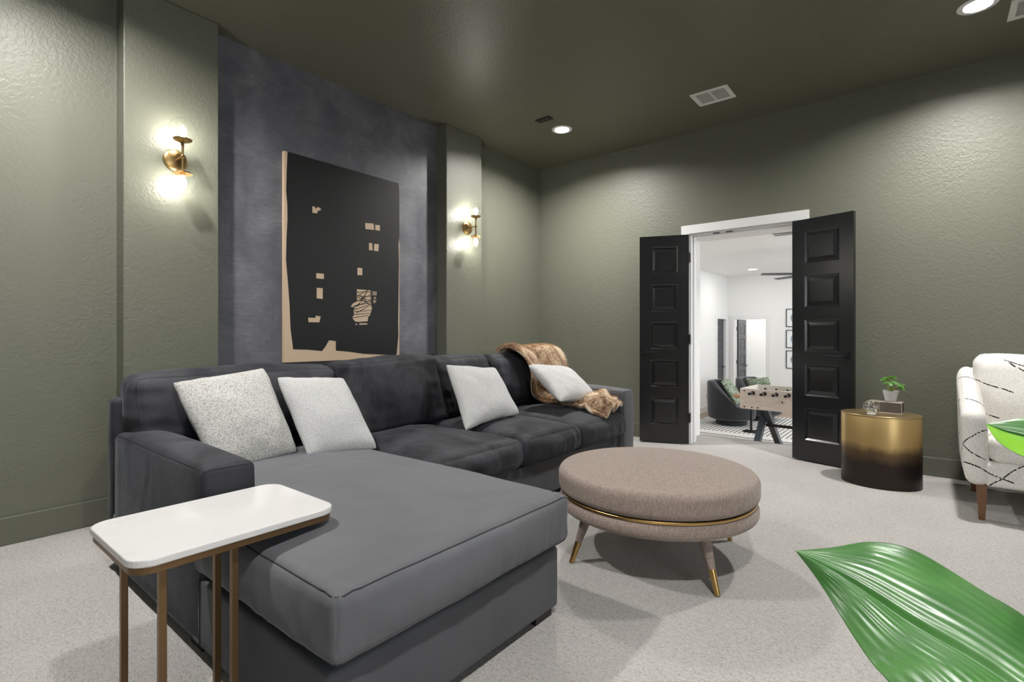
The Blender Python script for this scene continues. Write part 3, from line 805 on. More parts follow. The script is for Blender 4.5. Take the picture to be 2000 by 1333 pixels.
# back cushions: (y0, y1, front x bottom, z0, z1)
def back_cushion(y0, y1, xb, xf, z0, z1, lean, seed, amp=0.012, crown=0.02, rot=0.0, r=0.06, mt='velvet'):
    cx, cy, cz = (xb+xf)/2, (y0+y1)/2, (z0+z1)/2
    def df(o):
        t = (o.z+(z1-z0)/2)/(z1-z0)
        o = Vector((o.x-lean*t, o.y, o.z)); c_, s_ = math.cos(rot), math.sin(rot)
        # pleats running from the side seams
        u = o.y/((y1-y0)/2)
        wr = (math.sin(o.z*46+seed)*0.5+math.sin(o.z*83+seed*2)*0.3)*0.006*max(0, abs(u)-0.55)/0.45
        o.x += wr
        return Vector((o.x, o.y*c_-o.z*s_, o.y*s_+o.z*c_))
    mb, e = softbox((cx, cy, cz), (xf-xb, y1-y0, z1-z0), r, (0.050, 0.016, crown), amp=amp, freq=3.3, seed=seed, m=36, deform=df, rip=0.002)
    o = spart(mb, 'back_cushion', M[mt])
    seams(o, [e(1, 1, 1, 30), e(2, 1, -1, 20), e(2, 1, 1, 20)], 0.0018)
back_cushion(0.72, 1.735, -2.88, -2.66, 0.56, 0.885, 0.10, 21, rot=0.0)
back_cushion(1.75, 2.52, -2.86, -2.62, 0.47, 0.905, 0.12, 24, rot=0.03, r=0.03, mt='velvet_shaded')
back_cushion(2.535, 3.12, -2.86, -2.66, 0.47, 0.90, 0.12, 27, r=0.04)
back_cushion(3.14, 3.865, -2.86, -2.66, 0.50, 0.90, 0.10, 30, r=0.07)
for (x, y) in ((-1.17, 0.76), (-1.17, 1.57), (-2.02, 3.80), (-2.82, 0.74), (-2.82, 3.80), (-1.95, 0.74), (-2.0, 2.3)):
    q = MB().box(x-0.05, x+0.05, y-0.05, y+0.05, 0.0, 0.05); q.v = [tuple(Vector(v)-SO) for v in q.v]
    q.build('foot', M['darkwood'], sofa)

# ------------------------------------------------------------------ throw pillows
def throw_pillow(name, cs, T, m, label, **kw):
    mb = pillow(*cs, T, **kw)
    c_ = sum((Vector(p) for p in cs), Vector())/4
    mb.v = [tuple(Vector(v)-c_) for v in mb.v]
    o = mb.build(name, m, smooth=True, angle=80); o.location = c_
    s = o.modifiers.new('sub', 'SUBSURF'); s.levels = 1; s.render_levels = 1
    return tag(o, label, 'pillow', 'white throw pillows on the sofa')
throw_pillow('throw_pillow', [(-2.66, 0.845, 0.845), (-2.68, 1.265, 0.89), (-2.42, 1.30, 0.495), (-2.38, 0.93, 0.455)], 0.17, M['boucle'],
             'off-white nubby boucle pillow with a dent, nearest the left arm', seed=1, dents=((-0.1, -0.25, 0.32, 0.035),), amp=0.012)
throw_pillow('throw_pillow', [(-2.585, 1.29, 0.845), (-2.60, 1.675, 0.815), (-2.29, 1.675, 0.462), (-2.33, 1.32, 0.475)], 0.15, M['plush'],
             'smooth white pillow second from the left arm, at the chaise corner', seed=2, dents=((0.1, -0.45, 0.3, 0.02),), amp=0.010)
throw_pillow('throw_pillow', [(-2.53, 2.42, 0.865), (-2.52, 2.90, 0.815), (-2.24, 2.84, 0.515), (-2.24, 2.31, 0.475)], 0.14, M['plush'],
             'white square pillow alone in the middle of the sofa back', seed=3, pinch=0.10, amp=0.013)
throw_pillow('throw_pillow', [(-2.48, 3.27, 0.825), (-2.38, 3.70, 0.775), (-2.10, 3.67, 0.56), (-2.12, 3.18, 0.58)], 0.15, M['plush'],
             'white pillow reclining on the brown fur throw', seed=4, pinch=0.05, amp=0.012)

# ------------------------------------------------------------------ faux fur throw
Lr = [(-2.96, 3.42, 0.66), (-2.955, 3.40, 0.84), (-2.90, 3.38, 0.93), (-2.80, 3.37, 0.955), (-2.69, 3.38, 0.92), (-2.61, 3.40, 0.80), (-2.60, 3.44, 0.66), (-2.60, 3.47, 0.53), (-2.50, 3.47, 0.49), (-2.32, 3.45, 0.495), (-2.13, 3.40, 0.495), (-1.95, 3.35, 0.485), (-1.845, 3.37, 0.455)]
Rr = [(-2.97, 3.88, 0.66), (-2.955, 3.90, 0.84), (-2.88, 3.91, 0.93), (-2.76, 3.91, 0.955), (-2.62, 3.91, 0.93), (-2.54, 3.90, 0.83), (-2.50, 3.86, 0.72), (-2.46, 3.76, 0.62), (-2.36, 3.68, 0.56), (-2.22, 3.66, 0.54), (-2.08, 3.66, 0.56), (-1.96, 3.66, 0.545), (-1.84, 3.60, 0.50)]
nu, nv = 70, 26
TO = Vector((-2.6, 3.6, 0.6))
rows = []
for i in range(nu+1):
    t = i/nu; a = catmull(Lr, t); b = catmull(Rr, t); row = []
    for j in range(nv+1):
        s = j/nv; p = a.lerp(b, s)
        fold = 0.016*math.sin(s*9+t*4)+0.010*math.sin(s*17-t*9)+0.02*noise.noise(p*6)
        if t > 0.68: fold += min(1, (t-0.68)/0.2)*(0.034*math.sin(s*13+1.5+t*9)+0.040*noise.noise(p*13)+0.026)
        p = p+Vector((0.35, 0, 1)).normalized()*(max(fold, -0.012)+0.016) if t > 0.5 else p+Vector((0.8, 0, 0.6)).normalized()*(fold+0.012)
        row.append(p-TO)
    rows.append(row)
mb = MB()
mb.v = [tuple(p) for r_ in rows for p in r_]
mb.f = [(i*(nv+1)+j, i*(nv+1)+j+1, (i+1)*(nv+1)+j+1, (i+1)*(nv+1)+j) for i in range(nu) for j in range(nv)]; mb.mi = [0]*len(mb.f)
throw = mb.build('throw_blanket', M['fur'], smooth=True, angle=180); throw.location = TO
so = throw.modifiers.new('thick', 'SOLIDIFY'); so.thickness = 0.022; so.offset = 0
tag(throw, 'brown and cream faux fur throw draped over the sofa back corner', 'blanket')
fb = MB(); rnd = random.Random(5)
for k in range(38000):
    i = rnd.randrange(nu); j = rnd.randrange(nv); u, v = rnd.random(), rnd.random()
    if rnd.random() < 0.14: j, v = (0, 0.0) if rnd.random() < 0.6 else (nv-1, 1.0)
    p00, p10, p01, p11 = rows[i][j], rows[i+1][j], rows[i][j+1], rows[i+1][j+1]
    p = (p00*(1-u)+p10*u)*(1-v)+(p01*(1-u)+p11*u)*v
    du, dv = (p10-p00).normalized(), (p01-p00).normalized()
    n = dv.cross(du).normalized()
    if n.x*0.6+n.z < 0: n = -n
    side = 1 if j != 0 or v > 0 else 0.3
    d = (n*0.75+du*(0.7+rnd.uniform(-.3, .3))+dv*rnd.uniform(-.4, .4))
    if j == 0 and v == 0.0: d = d*0.5-dv*0.8
    if j == nv-1 and v == 1.0: d = d*0.5+dv*0.8
    d.normalize(); L_ = rnd.uniform(0.014, 0.030)
    w_ = dv*0.0011
    b0 = p+n*0.009
    fb.add([b0-w_, b0+w_, b0+d*L_], [(0, 1, 2)])
fo = fb.build('fur_strands', M['fur'], throw); fo['kind'] = 'stuff'

# ================================================================== C-SHAPED MARBLE TABLE
def rrect(x0, x1, y0, y1, r, n=8):
    P_ = []
    for cx, cy, a0 in ((x1-r, y1-r, 0), (x0+r, y1-r, 90), (x0+r, y0+r, 180), (x1-r, y0+r, 270)):
        for k in range(n+1):
            a = R(a0+90*k/n); P_.append((cx+r*math.cos(a), cy+r*math.sin(a)))
    return P_
def prism(poly, z0, z1, off=(0, 0)):
    n = len(poly)
    return MB().add([(x, y, z0) for x, y in poly]+[(x, y, z1) for x, y in poly], [tuple(range(n)), tuple(range(n, 2*n))]+[(i, (i+1) % n, n+(i+1) % n, n+i) for i in range(n)])
ct = empty('side_table', (-1.61, 0.63, 0), 'C-shaped side table with white marble top over the chaise end', 'table')
q = prism(rrect(-0.205, 0.20, -0.265, 0.265, 0.055), 0.523, 0.542); q.build('marble_top', M['marble'], ct, bevel=0.004, seg=3)
q = prism(rrect(-0.200, 0.195, -0.260, 0.260, 0.052), 0.505, 0.5225); q.build('top_frame', M['bronze'], ct, bevel=0.001)
for (x, y) in ((-0.172, -0.186), (0.152, -0.19), (0.01, -0.010), (0.152, -0.022)):
    MB().box(x-0.0085, x+0.0085, y-0.0085, y+0.0085, 0.018, 0.506).build('leg', M['bronze'], ct, bevel=0.001)
q = MB(); q.box(-0.185, -0.160, -0.26, -0.17, 0, 0.019); q.box(0.140, 0.165, -0.26, 0.02, 0, 0.019); q.box(-0.16, 0.14, -0.26, -0.24, 0, 0.019); q.box(0.0, 0.14, -0.02, 0.0, 0, 0.019); q.box(-0.16, 0.14, -0.2, -0.18, 0, 0.019)
q.build('base_frame', M['bronze'], ct)

# ================================================================== ROUND OTTOMAN
ot = empty('round_ottoman', (-1.0545, 2.4195, 0), 'round taupe linen ottoman with a brass band and four splayed legs', 'ottoman')
RO = 0.472
def rimprof(z0, z1, r, rc, crown=0.0):
    P_ = [(0.001, z0)]
    for k in range(9):
        a = -math.pi/2+math.pi/2*k/8; P_.append((r-rc+rc*math.cos(a), z0+rc+rc*math.sin(a)))
    for k in range(9):
        a = math.pi/2*k/8; P_.append((r-rc+rc*math.cos(a), z1-rc+rc*math.sin(a)))
    for k in range(1, 9):
        x = (r-rc)*(1-k/8)+0.001; P_.append((x, z1+crown*(1-(x/(r-rc))**2)))
    return P_
MB().lathe(rimprof(0.305, 0.418, RO, 0.035, 0.022), n=96, cap0=False, cap1=False).build('top_cushion', M['linen'], ot, smooth=True, angle=80)
MB().lathe(rimprof(0.222, 0.294, RO-0.004, 0.032), n=96, cap0=False, cap1=False).build('lower_cushion', M['linen'], ot, smooth=True, angle=80)
MB().lathe([(0.05, 0.291), (RO-0.016, 0.292), (RO-0.014, 0.294), (RO-0.014, 0.302), (RO-0.016, 0.304), (0.05, 0.305)], n=96, cap0=False, cap1=False).build('brass_band', M['brass'], ot, smooth=True)
for yy, zz0, zz1 in ((0, 0.305, 0.418),):
    pass
for k, (fx, fy) in enumerate(((-0.673, 2.163), (-1.303, 2.048), (-0.806, 2.791), (-1.436, 2.676))):
    d = Vector((fx+1.0545, fy-2.4195, 0)); top = d*0.80; top.z = 0.235
    bot = d.copy(); mid = bot.lerp(top, 0.40)
    MB().tube([mid, top], 0.0150, 20, r1=0.029).build('leg', M['linen'], ot, smooth=True)
    lo = bot.lerp(top, 0.03)
    MB().tube([bot+Vector((0, 0, 0.002)), mid], 0.0118, 20, r1=0.0158).build('brass_tip', M['brass'], ot, smooth=True)

# ================================================================== OVAL DRUM TABLE
DC = Vector((-0.278, 4.558, 0))
dt = empty('drum_table', DC, 'oval metal drum table fading from gold to dark bronze', 'table')
MB().lathe([(0.998, 0.0), (1.0, 0.003), (1.0, 0.497), (0.994, 0.5)], n=96, cap0=True, cap1=False, sx=0.240, sy=0.205).build('drum_body', M['drum'], dt, smooth=True)
MB().lathe([(1.004, 0.492), (1.004, 0.501), (0.996, 0.503), (0.02, 0.503)], n=96, cap0=False, cap1=True, sx=0.240, sy=0.205).build('table_top', mat('satin_gold_top', (0.50, 0.37, 0.18, 1), 0.3, 0.85), dt, smooth=True)
# carved box
bx0 = empty('carved_box', (-0.25, 4.64, 0.503), 'dark perforated bone-and-metal box lying on the gold drum table', 'box', rz=R(-5))
MB().box(-0.098, 0.098, -0.048, 0.048, 0.0, 0.078).build('box_body', mat('dark_box_core', (0.03, 0.02, 0.015, 1), 0.6), bx0)
M['lattice'] = mat('pale_metal_lattice', (0.46, 0.42, 0.37, 1), 0.45, 0.4)
lt = MB()
def bar2(p, q_, y, r_=0.0010): lt.tube([(p[0], y, p[1]), (q_[0], y, q_[1])], r_, 4)
nx, nz = 15, 5
for i in range(nx):
    for j in range(nz):
        cx_ = -0.098+0.196*(i+0.5+(0.5 if j % 2 else 0))/nx; cz_ = 0.078*(j+0.5)/nz
        if cx_ > 0.095: continue
        a_, b_ = 0.0063, 0.0082
        P_ = [(cx_-a_, cz_), (cx_, cz_+b_), (cx_+a_, cz_), (cx_, cz_-b_)]
        for k in range(4): bar2(P_[k], P_[(k+1) % 4], -0.0490)
for z in (0.001, 0.077):
    for (p, q_) in (((-0.098, -0.048), (0.098, -0.048)), ((-0.098, 0.048), (0.098, 0.048)), ((-0.098, -0.048), (-0.098, 0.048)), ((0.098, -0.048), (0.098, 0.048))):
        lt.tube([(p[0], p[1], z), (q_[0], q_[1], z)], 0.003, 6)
for (x, y) in ((-0.098, -0.048), (0.098, -0.048)): lt.tube([(x, y, 0), (x, y, 0.078)], 0.003, 6)
lt.build('lattice_overlay', M['lattice'], bx0)
MB().box(-0.098, 0.098, -0.048, 0.048, 0.078, 0.082).build('box_lid', mat('grey_lid', (0.30, 0.27, 0.25, 1), 0.5), bx0, bevel=0.001)
# glass ball
bl = MB()
bl.lathe([(0.0001, -0.0550)]+[(0.0555*math.sin(math.pi*k/24), -0.0555*math.cos(math.pi*k/24)) for k in range(2, 24)]+[(0.0001, 0.0555)], n=40, cap0=False, cap1=False)
gb = bl.build('glass_ball', M['crystal'], smooth=True); gb.location = (-0.322, 4.440, 0.503+0.0545)
tag(gb, 'clear crackled glass ball on the front of the gold drum table', 'ornament')
fl = MB(); rnd = random.Random(2)
for k in range(110):
    v = Vector([rnd.gauss(0, 1) for _ in range(3)]).normalized()*rnd.uniform(0.02, 0.050)
    n = Vector([rnd.gauss(0, 1) for _ in range(3)]).normalized(); u = n.orthogonal().normalized(); w_ = n.cross(u); s_ = rnd.uniform(0.002, 0.0055)
    fl.add([v+u*s_, v-u*s_*0.5+w_*s_, v-u*s_*0.6-w_*s_], [(0, 1, 2)])
fo = fl.build('inner_cracks', mat('glass_flakes', (0.85, 0.84, 0.80, 1), 0.15, 0.2), gb); fo['kind'] = 'stuff'
MB().lathe([(0.026, -0.0542), (0.030, -0.050), (0.024, -0.044)], n=24).build('flat_foot', mat('frosted_glass', (0.8, 0.8, 0.78, 1), 0.3), gb, smooth=True)
# small potted plant
pp = empty('potted_plant', (-0.222, 4.645, 0.585), 'small round-leaved plant in a white pot on the carved box', 'plant')
MB().lathe([(0.030, 0.0), (0.034, 0.002), (0.0475, 0.072), (0.0485, 0.076), (0.0455, 0.076), (0.043, 0.066)], n=36, cap1=False).build('pot', M['pot'], pp, smooth=True)
MB().lathe([(0.0, 0.066), (0.043, 0.067)], n=24, cap0=False, cap1=False).build('soil', M['soil'], pp)
rnd = random.Random(11)
for k in range(13):
    a = k*2.4; rad = 0.018+0.050*((k*0.37) % 1)
    z = 0.122+0.070*(1-rad/0.075)+rnd.uniform(-0.01, 0.012)
    if k == 4: a, rad, z = -0.5, 0.062, 0.105
    c_ = Vector((rad*math.cos(a), rad*math.sin(a), z))
    b_ = Vector((0.010*math.cos(a), 0.010*math.sin(a), 0.066))
    MB().tube([b_, b_.lerp(c_, 0.5)+Vector((0, 0, 0.01)), c_], 0.0018, 6).build('stem', M['stem'], pp)
    lf = MB(); n_ = 12; R_ = rnd.uniform(0.017, 0.025); tl_ = rnd.uniform(0.2, 0.7)
    ax = Vector((math.cos(a), math.sin(a), 0)); ay = Vector((-math.sin(a), math.cos(a), 0)); az = Vector((0, 0, 1))
    dirx = ax*math.cos(tl_)-az*math.sin(tl_); up_ = ax*math.sin(tl_)+az*math.cos(tl_)
    vs = [c_]; 
    for q_ in (0.55, 1.0):
        for i in range(n_):
            t_ = 2*math.pi*i/n_
            vs.append(c_+dirx*(0.35*R_+R_*q_*math.cos(t_)*1.1)+ay*R_*q_*math.sin(t_)*0.85+up_*(0.004-0.010*q_*q_*math.cos(2*t_)**2))
    fs = [(0, 1+i, 1+(i+1) % n_) for i in range(n_)]+[(1+i, 1+n_+i, 1+n_+(i+1) % n_, 1+(i+1) % n_) for i in range(n_)]
    o = lf.add(vs, fs).build('leaf', M['leaf2'], pp, smooth=True, angle=80)

# ================================================================== ARMCHAIR
AC = Vector((0.57, 4.40, 0))
ac = empty('armchair', AC, 'ivory armchair with thin black zigzag lines, cut off at the right edge', 'armchair')
def apart(mb, name, m=None, **kw):
    mb.v = [tuple(Vector(v)-AC) for v in mb.v]
    return mb.build(name, m or M['armfab'], ac, smooth=True, angle=60, **kw)
def arm_def(sgn):
    def df(o):
        y = o.y+0.0; t = (o.z+0.215)/0.43; s = max(0.0, min(1.0, (o.y+0.34)/0.74))
        o = o.copy()
        o.z += max(0, t)**1.5*(0.225*s**1.05)
        o.x += sgn*(-0.010)*(1-t)*-1*0
        o.x -= sgn*0.018*(1-t)
        return o
    return df
mb, e = softbox((0.197, 4.385, 0.415), (0.112, 0.83, 0.43), 0.05, (0.004, 0.005, 0.01), amp=0.004, freq=5, m=18, deform=arm_def(-1)); apart(mb, 'arm')
mb, e = softbox((0.943, 4.385, 0.415), (0.112, 0.83, 0.43), 0.05, (0.004, 0.005, 0.01), amp=0.004, freq=5, m=18, deform=arm_def(1)); apart(mb, 'arm')
mb, e = softbox((0.57, 4.36, 0.272), (0.66, 0.76, 0.145), 0.03, (0, 0.004, 0), amp=0.003, m=12); apart(mb, 'seat_frame')
mb, e = softbox((0.57, 4.31, 0.415), (0.625, 0.68, 0.15), 0.05, (0.0, 0.01, 0.02), amp=0.006, m=16); apart(mb, 'seat_cushion')
def bd(o): o = o.copy(); o.y += (o.z+0.3)*0.12; return o
mb, e = softbox((0.57, 4.72, 0.53), (0.80, 0.14, 0.62), 0.06, amp=0.004, m=14, deform=bd); apart(mb, 'back_frame')
mb, e = softbox((0.572, 4.56, 0.70), (0.70, 0.20, 0.46), 0.075, (0.0, 0.05, 0.015), amp=0.012, m=20, seed=4, deform=bd); apart(mb, 'back_cushion')
for (x, y) in ((0.232, 4.02), (0.91, 4.02), (0.232, 4.72), (0.91, 4.72)):
    q = MB()
    def sq(c_, z, w): return [(c_[0]-w, c_[1]-w, z), (c_[0]+w, c_[1]-w, z), (c_[0]+w, c_[1]+w, z), (c_[0]-w, c_[1]+w, z)]
    q.add(sq((x+0.0, y), 0.0, 0.014)+sq((x, y), 0.205, 0.024), [(0, 3, 2, 1), (4, 5, 6, 7), (0, 1, 5, 4), (1, 2, 6, 5), (2, 3, 7, 6), (3, 0, 4, 7)])
    q.v = [tuple(Vector(v)-AC) for v in q.v]
    q.build('leg', M['walnut'], ac, bevel=0.003)

# ================================================================== BIG FOREGROUND PLANT
PB = Vector((0.42, 0.98, 0))
fp = empty('large_leaf_plant', PB, 'large broad-leaved plant whose glossy leaves reach in at the lower right', 'plant')
def leaf(Lm, Ll, Lr_, m, ridges=11, fold=0.016, nu_=60, nv_=110, pleat=0.0007):
    v = []
    for i in range(nu_+1):
        t = i/nu_
        a, b, c_ = catmull(Ll, t), catmull(Lm, t), catmull(Lr_, t)
        nrm = (c_-a)
        ax = catmull(Lm, min(1, t+0.02))-catmull(Lm, max(0, t-0.02))
        nrm = nrm.cross(ax); nrm = nrm.normalized() if nrm.length > 1e-9 else Vector((0, 0, 1))
        if nrm.z < 0: nrm = -nrm
        env = min(1, 4*t)*min(1, 4*(1-t))
        for j in range(nv_+1):
            s = -1+2*j/nv_
            p = b.lerp(a if s < 0 else c_, abs(s))
            h = math.sin(math.pi*abs(s))*fold*env-0.006*env*math.exp(-(s/0.05)**2)
            # lengthwise pleats that fan out from the midrib
            ph = (abs(s)**0.8)*ridges*math.pi*2*(0.75+0.25*t)
            h += pleat*env*math.sin(ph)*min(1, abs(s)*8)*(1-abs(s)**6)+0.004*env*noise.noise(p*11)
            v.append(tuple(p+nrm*h-PB))
    mb = MB(); mb.v = v
    mb.f = [(i*(nv_+1)+j, (i+1)*(nv_+1)+j, (i+1)*(nv_+1)+j+1, i*(nv_+1)+j+1) for i in range(nu_) for j in range(nv_)]; mb.mi = [0]*len(mb.f)
    o = mb.build('leaf', m, fp, smooth=True, angle=180)
    s = o.modifiers.new('thick', 'SOLIDIFY'); s.thickness = 0.0012; s.offset = -1
    return o
LM1 = [(-0.203, 1.123, 0.647), (-0.122, 1.124, 0.62), (-0.024, 1.1, 0.582), (0.052, 1.072, 0.565), (0.1, 1.047, 0.552), (0.153, 1.025, 0.527), (0.195, 1.008, 0.499)]
LR1 = [(-0.203, 1.123, 0.647), (-0.155, 1.188, 0.645), (-0.092, 1.239, 0.656), (-0.036, 1.258, 0.654), (0.025, 1.269, 0.628), (0.081, 1.25, 0.604), (0.125, 1.234, 0.585), (0.187, 1.182, 0.545), (0.195, 1.008, 0.499)]
LL1 = [(-0.203, 1.123, 0.647), (-0.163, 1.116, 0.603), (-0.119, 1.062, 0.57), (-0.077, 1.019, 0.536), (-0.05, 0.989, 0.527), (0.002, 0.954, 0.496), (0.071, 0.946, 0.473), (0.195, 1.008, 0.499)]
leaf(LM1, LL1, LR1, M['leaf'])
LM2 = [(0.08, 1.288, 0.902), (0.104, 1.282, 0.893), (0.129, 1.276, 0.888), (0.177, 1.263, 0.876), (0.233, 1.257, 0.839)]
LR2 = [(0.08, 1.288, 0.902), (0.107, 1.309, 0.907), (0.133, 1.318, 0.913), (0.19, 1.313, 0.918), (0.233, 1.257, 0.839)]
LL2 = [(0.08, 1.288, 0.902), (0.092, 1.246, 0.881), (0.114, 1.226, 0.864), (0.16, 1.224, 0.846), (0.233, 1.257, 0.839)]
lf2 = leaf(LM2, LL2, LR2, M['leaf'], ridges=3, fold=0.003, pleat=0.0003)
lf2.data.materials.append(M['leaf_pale'])
for p_ in lf2.data.polygons:
    if p_.index % 110 < 55: p_.material_index = 1
MB().tube([(0.195-PB.x, 1.008-PB.y, 0.499), (0.28-PB.x, 1.0-PB.y, 0.42), (0.36-PB.x, 0.985-PB.y, 0.30), (0.40-PB.x, 0.98-PB.y, 0.20)], 0.005, 8, r1=0.009).build('stem', M['stem'], fp, smooth=True)
MB().tube([(0.233-PB.x, 1.257-PB.y, 0.839), (0.33-PB.x, 1.20-PB.y, 0.66), (0.40-PB.x, 1.06-PB.y, 0.40), (0.425-PB.x, 0.99-PB.y, 0.20)], 0.004, 8, r1=0.009).build('stem', M['stem'], fp, smooth=True)
MB().lathe([(0.10, 0.0), (0.105, 0.004), (0.135, 0.225), (0.135, 0.235), (0.125, 0.235), (0.120, 0.20)], n=40, cap1=False).build('pot', M['pot'], fp, smooth=True)
MB().lathe([(0.0, 0.202), (0.120, 0.204)], n=24, cap0=False, cap1=False).build('soil', M['soil'], fp)

# ================================================================== ROOM BEYOND: FURNITURE
# oak floor colour
m = M['oak']
sp = noise_tex(m, coords(m, (0.6, 8, 1)), 6, 4, 0.6)
Lk(m, ramp(m, sp, [(0.3, (0.30, 0.205, 0.135, 1)), (0.7, (0.46, 0.34, 0.25, 1))]), bsdf(m).inputs['Base Color'])
def rug_mat(name, base, dark, band=True):
    m = mat(name, base, 0.95, spec=0.1)
    tc = N(m, 'ShaderNodeTexCoord'); sp_ = N(m, 'ShaderNodeSeparateXYZ'); Lk(m, tc.outputs['Object'], sp_.inputs[0])
    x, y = sp_.outputs['X'], sp_.outputs['Y']
    # stitched diagonal dashes inside a white border
    d1 = math_n(m, 'FRACT', math_n(m, 'MULTIPLY', math_n(m, 'ADD', x, math_n(m, 'MULTIPLY', y, 0.0)), 14))
    d2 = math_n(m, 'FRACT', math_n(m, 'MULTIPLY', y, 9))
    dash = math_n(m, 'MULTIPLY', math_n(m, 'LESS_THAN', d1, 0.34), math_n(m, 'LESS_THAN', d2, 0.72))
    inside = math_n(m, 'GREATER_THAN', y, 0.42)
    dash = math_n(m, 'MULTIPLY', dash, inside)
    # rope border
    rope = math_n(m, 'MULTIPLY', math_n(m, 'LESS_THAN', math_n(m, 'ABSOLUTE', math_n(m, 'SUBTRACT', y, 0.115)), 0.055),
                  math_n(m, 'LESS_THAN', math_n(m, 'FRACT', math_n(m, 'MULTIPLY', math_n(m, 'ADD', x, y), 16)), 0.6))
    f_ = math_n(m, 'MAXIMUM', dash, rope)
    mix = N(m, 'ShaderNodeMix', data_type='RGBA'); Lk(m, f_, mix.inputs[0])
    mix.inputs[6].default_value = base; mix.inputs[7].default_value = dark
    Lk(m, mix.outputs[2], bsdf(m).inputs['Base Color'])
    return m
q = MB().box(0, 4.2, 0, 2.75, 0.0, 0.012)
rg = q.build('area_rug', rug_mat('white_rug_with_black_stitches', (0.74, 0.73, 0.70, 1), (0.05, 0.05, 0.055, 1))); rg.location = (-3.50, 8.64, FZ)
tag(rg, 'white area rug with black stitched dashes and rope border in the white room', 'rug')
mm = mat('blue_grey_rug', (0.4, 0.42, 0.45, 1), 0.95, spec=0.1)
Lk(mm, ramp(mm, noise_tex(mm, coords(mm), 18, 5, 0.8), [(0.4, (0.16, 0.19, 0.23, 1)), (0.6, (0.62, 0.63, 0.64, 1))]), bsdf(mm).inputs['Base Color'])
q = MB().box(0, 1.9, 0, 0.75, 0.0, 0.01).build('runner_rug', mm); q.location = (-2.0, 10.75, FZ+0.0125)
tag(q, 'faded blue-grey patterned rug lying beyond the game table', 'rug')

M['chairfab'] = mat('charcoal_chair_fabric', (0.028, 0.030, 0.034, 1), 0.9, spec=0.2, Sheen_Weight=0.3)
def barrel_chair(x, y, rz, label):
    root = empty('swivel_chair', (x, y, FZ+0.012), label, 'chair', 'dark barrel chairs in the white room', rz)
    MB().lathe([(0.26, 0.0), (0.27, 0.01), (0.27, 0.10), (0.26, 0.105)], n=40).build('swivel_base', M['chairfab'], root, smooth=True)
    MB().lathe([(0.36, 0.108), (0.40, 0.13), (0.415, 0.22), (0.415, 0.33), (0.40, 0.36), (0.30, 0.375), (0.0, 0.38)], n=48, cap1=False).build('seat', M['chairfab'], root, smooth=True)
    # wrapping back: tall at the rear, falling to the arms
    b = MB(); n_ = 40; v = []; prof = [(0.30, 0), (0.30, 1), (0.315, 1.03), (0.36, 1.045), (0.40, 1.03), (0.42, 1.0), (0.42, 0.5), (0.405, 0.0)]
    for i in range(n_+1):
        a = R(180-118)+R(236)*i/n_; u = abs(-1+2*i/n_)
        top = 0.775 if u < 0.38 else 0.775-0.40*((u-0.38)/0.62)**1.3
        for (r_, t_) in prof: v.append((r_*math.cos(a), r_*math.sin(a), 0.15+(top-0.15)*t_))
    k = len(prof)
    fs = [(i*k+j, i*k+(j+1) % k, (i+1)*k+(j+1) % k, (i+1)*k+j) for i in range(n_) for j in range(k)]+[tuple(range(k)), tuple(n_*k+j for j in range(k))]
    b.add(v, fs); b.build('backrest', M['chairfab'], root, smooth=True)
    return root
barrel_chair(-2.85, 9.95, R(0), 'dark swivel barrel chair nearest the left wall of the white room')
barrel_chair(-2.60, 10.87, R(-20), 'dark swivel barrel chair behind the first, mostly hidden by the game table')
mg = mat('green_leaf_print', (0.4, 0.45, 0.36, 1), 0.9)
Lk(mg, ramp(mg, noise_tex(mg, coords(mg, (1, 1, 2)), 9, 4, 0.7, 1.5), [(0.38, (0.09, 0.13, 0.07, 1)), (0.50, (0.24, 0.29, 0.21, 1)), (0.66, (0.48, 0.53, 0.44, 1))]), bsdf(mg).inputs['Base Color'])
def small_pillow(cs, T, label, seed):
    mb = pillow(*cs, T, n=16, seed=seed, pinch=0.06); c_ = sum((Vector(p) for p in cs), Vector())/4
    mb.v = [tuple(Vector(v)-c_) for v in mb.v]
    o = mb.build('throw_pillow', mg, smooth=True, angle=80); o.location = c_
    return tag(o, label, 'pillow', 'green leaf pillows in the white room')
z_ = FZ+0.40
small_pillow([(-2.98, 9.78, 0.215), (-2.98, 10.20, 0.235), (-2.70, 10.16, z_), (-2.70, 9.72, z_+0.01)], 0.14, 'green leaf-print pillow in the barrel chair nearest the left wall', 6)
small_pillow([(-2.85, 10.93, 0.20), (-2.42, 10.82, 0.255), (-2.27, 10.70, z_+0.06), (-2.73, 10.78, z_+0.06)], 0.13, 'sage leaf-print pillow in the rear barrel chair', 8)
# small wooden side table between the chairs
wt = empty('round_side_table', (-2.36, 9.36, FZ+0.012), 'small orange-brown wooden table between barrel chair and game table', 'table')
MB().lathe([(0.27, 0.585), (0.28, 0.59), (0.28, 0.615), (0.275, 0.62)], n=36).build('table_top', mat('warm_wood', (0.40, 0.17, 0.06, 1), 0.35), wt, smooth=True)
MB().lathe([(0.14, 0.0), (0.14, 0.012), (0.02, 0.022), (0.018, 0.586)], n=24).build('pedestal', M['blackmetal'], wt, smooth=True)

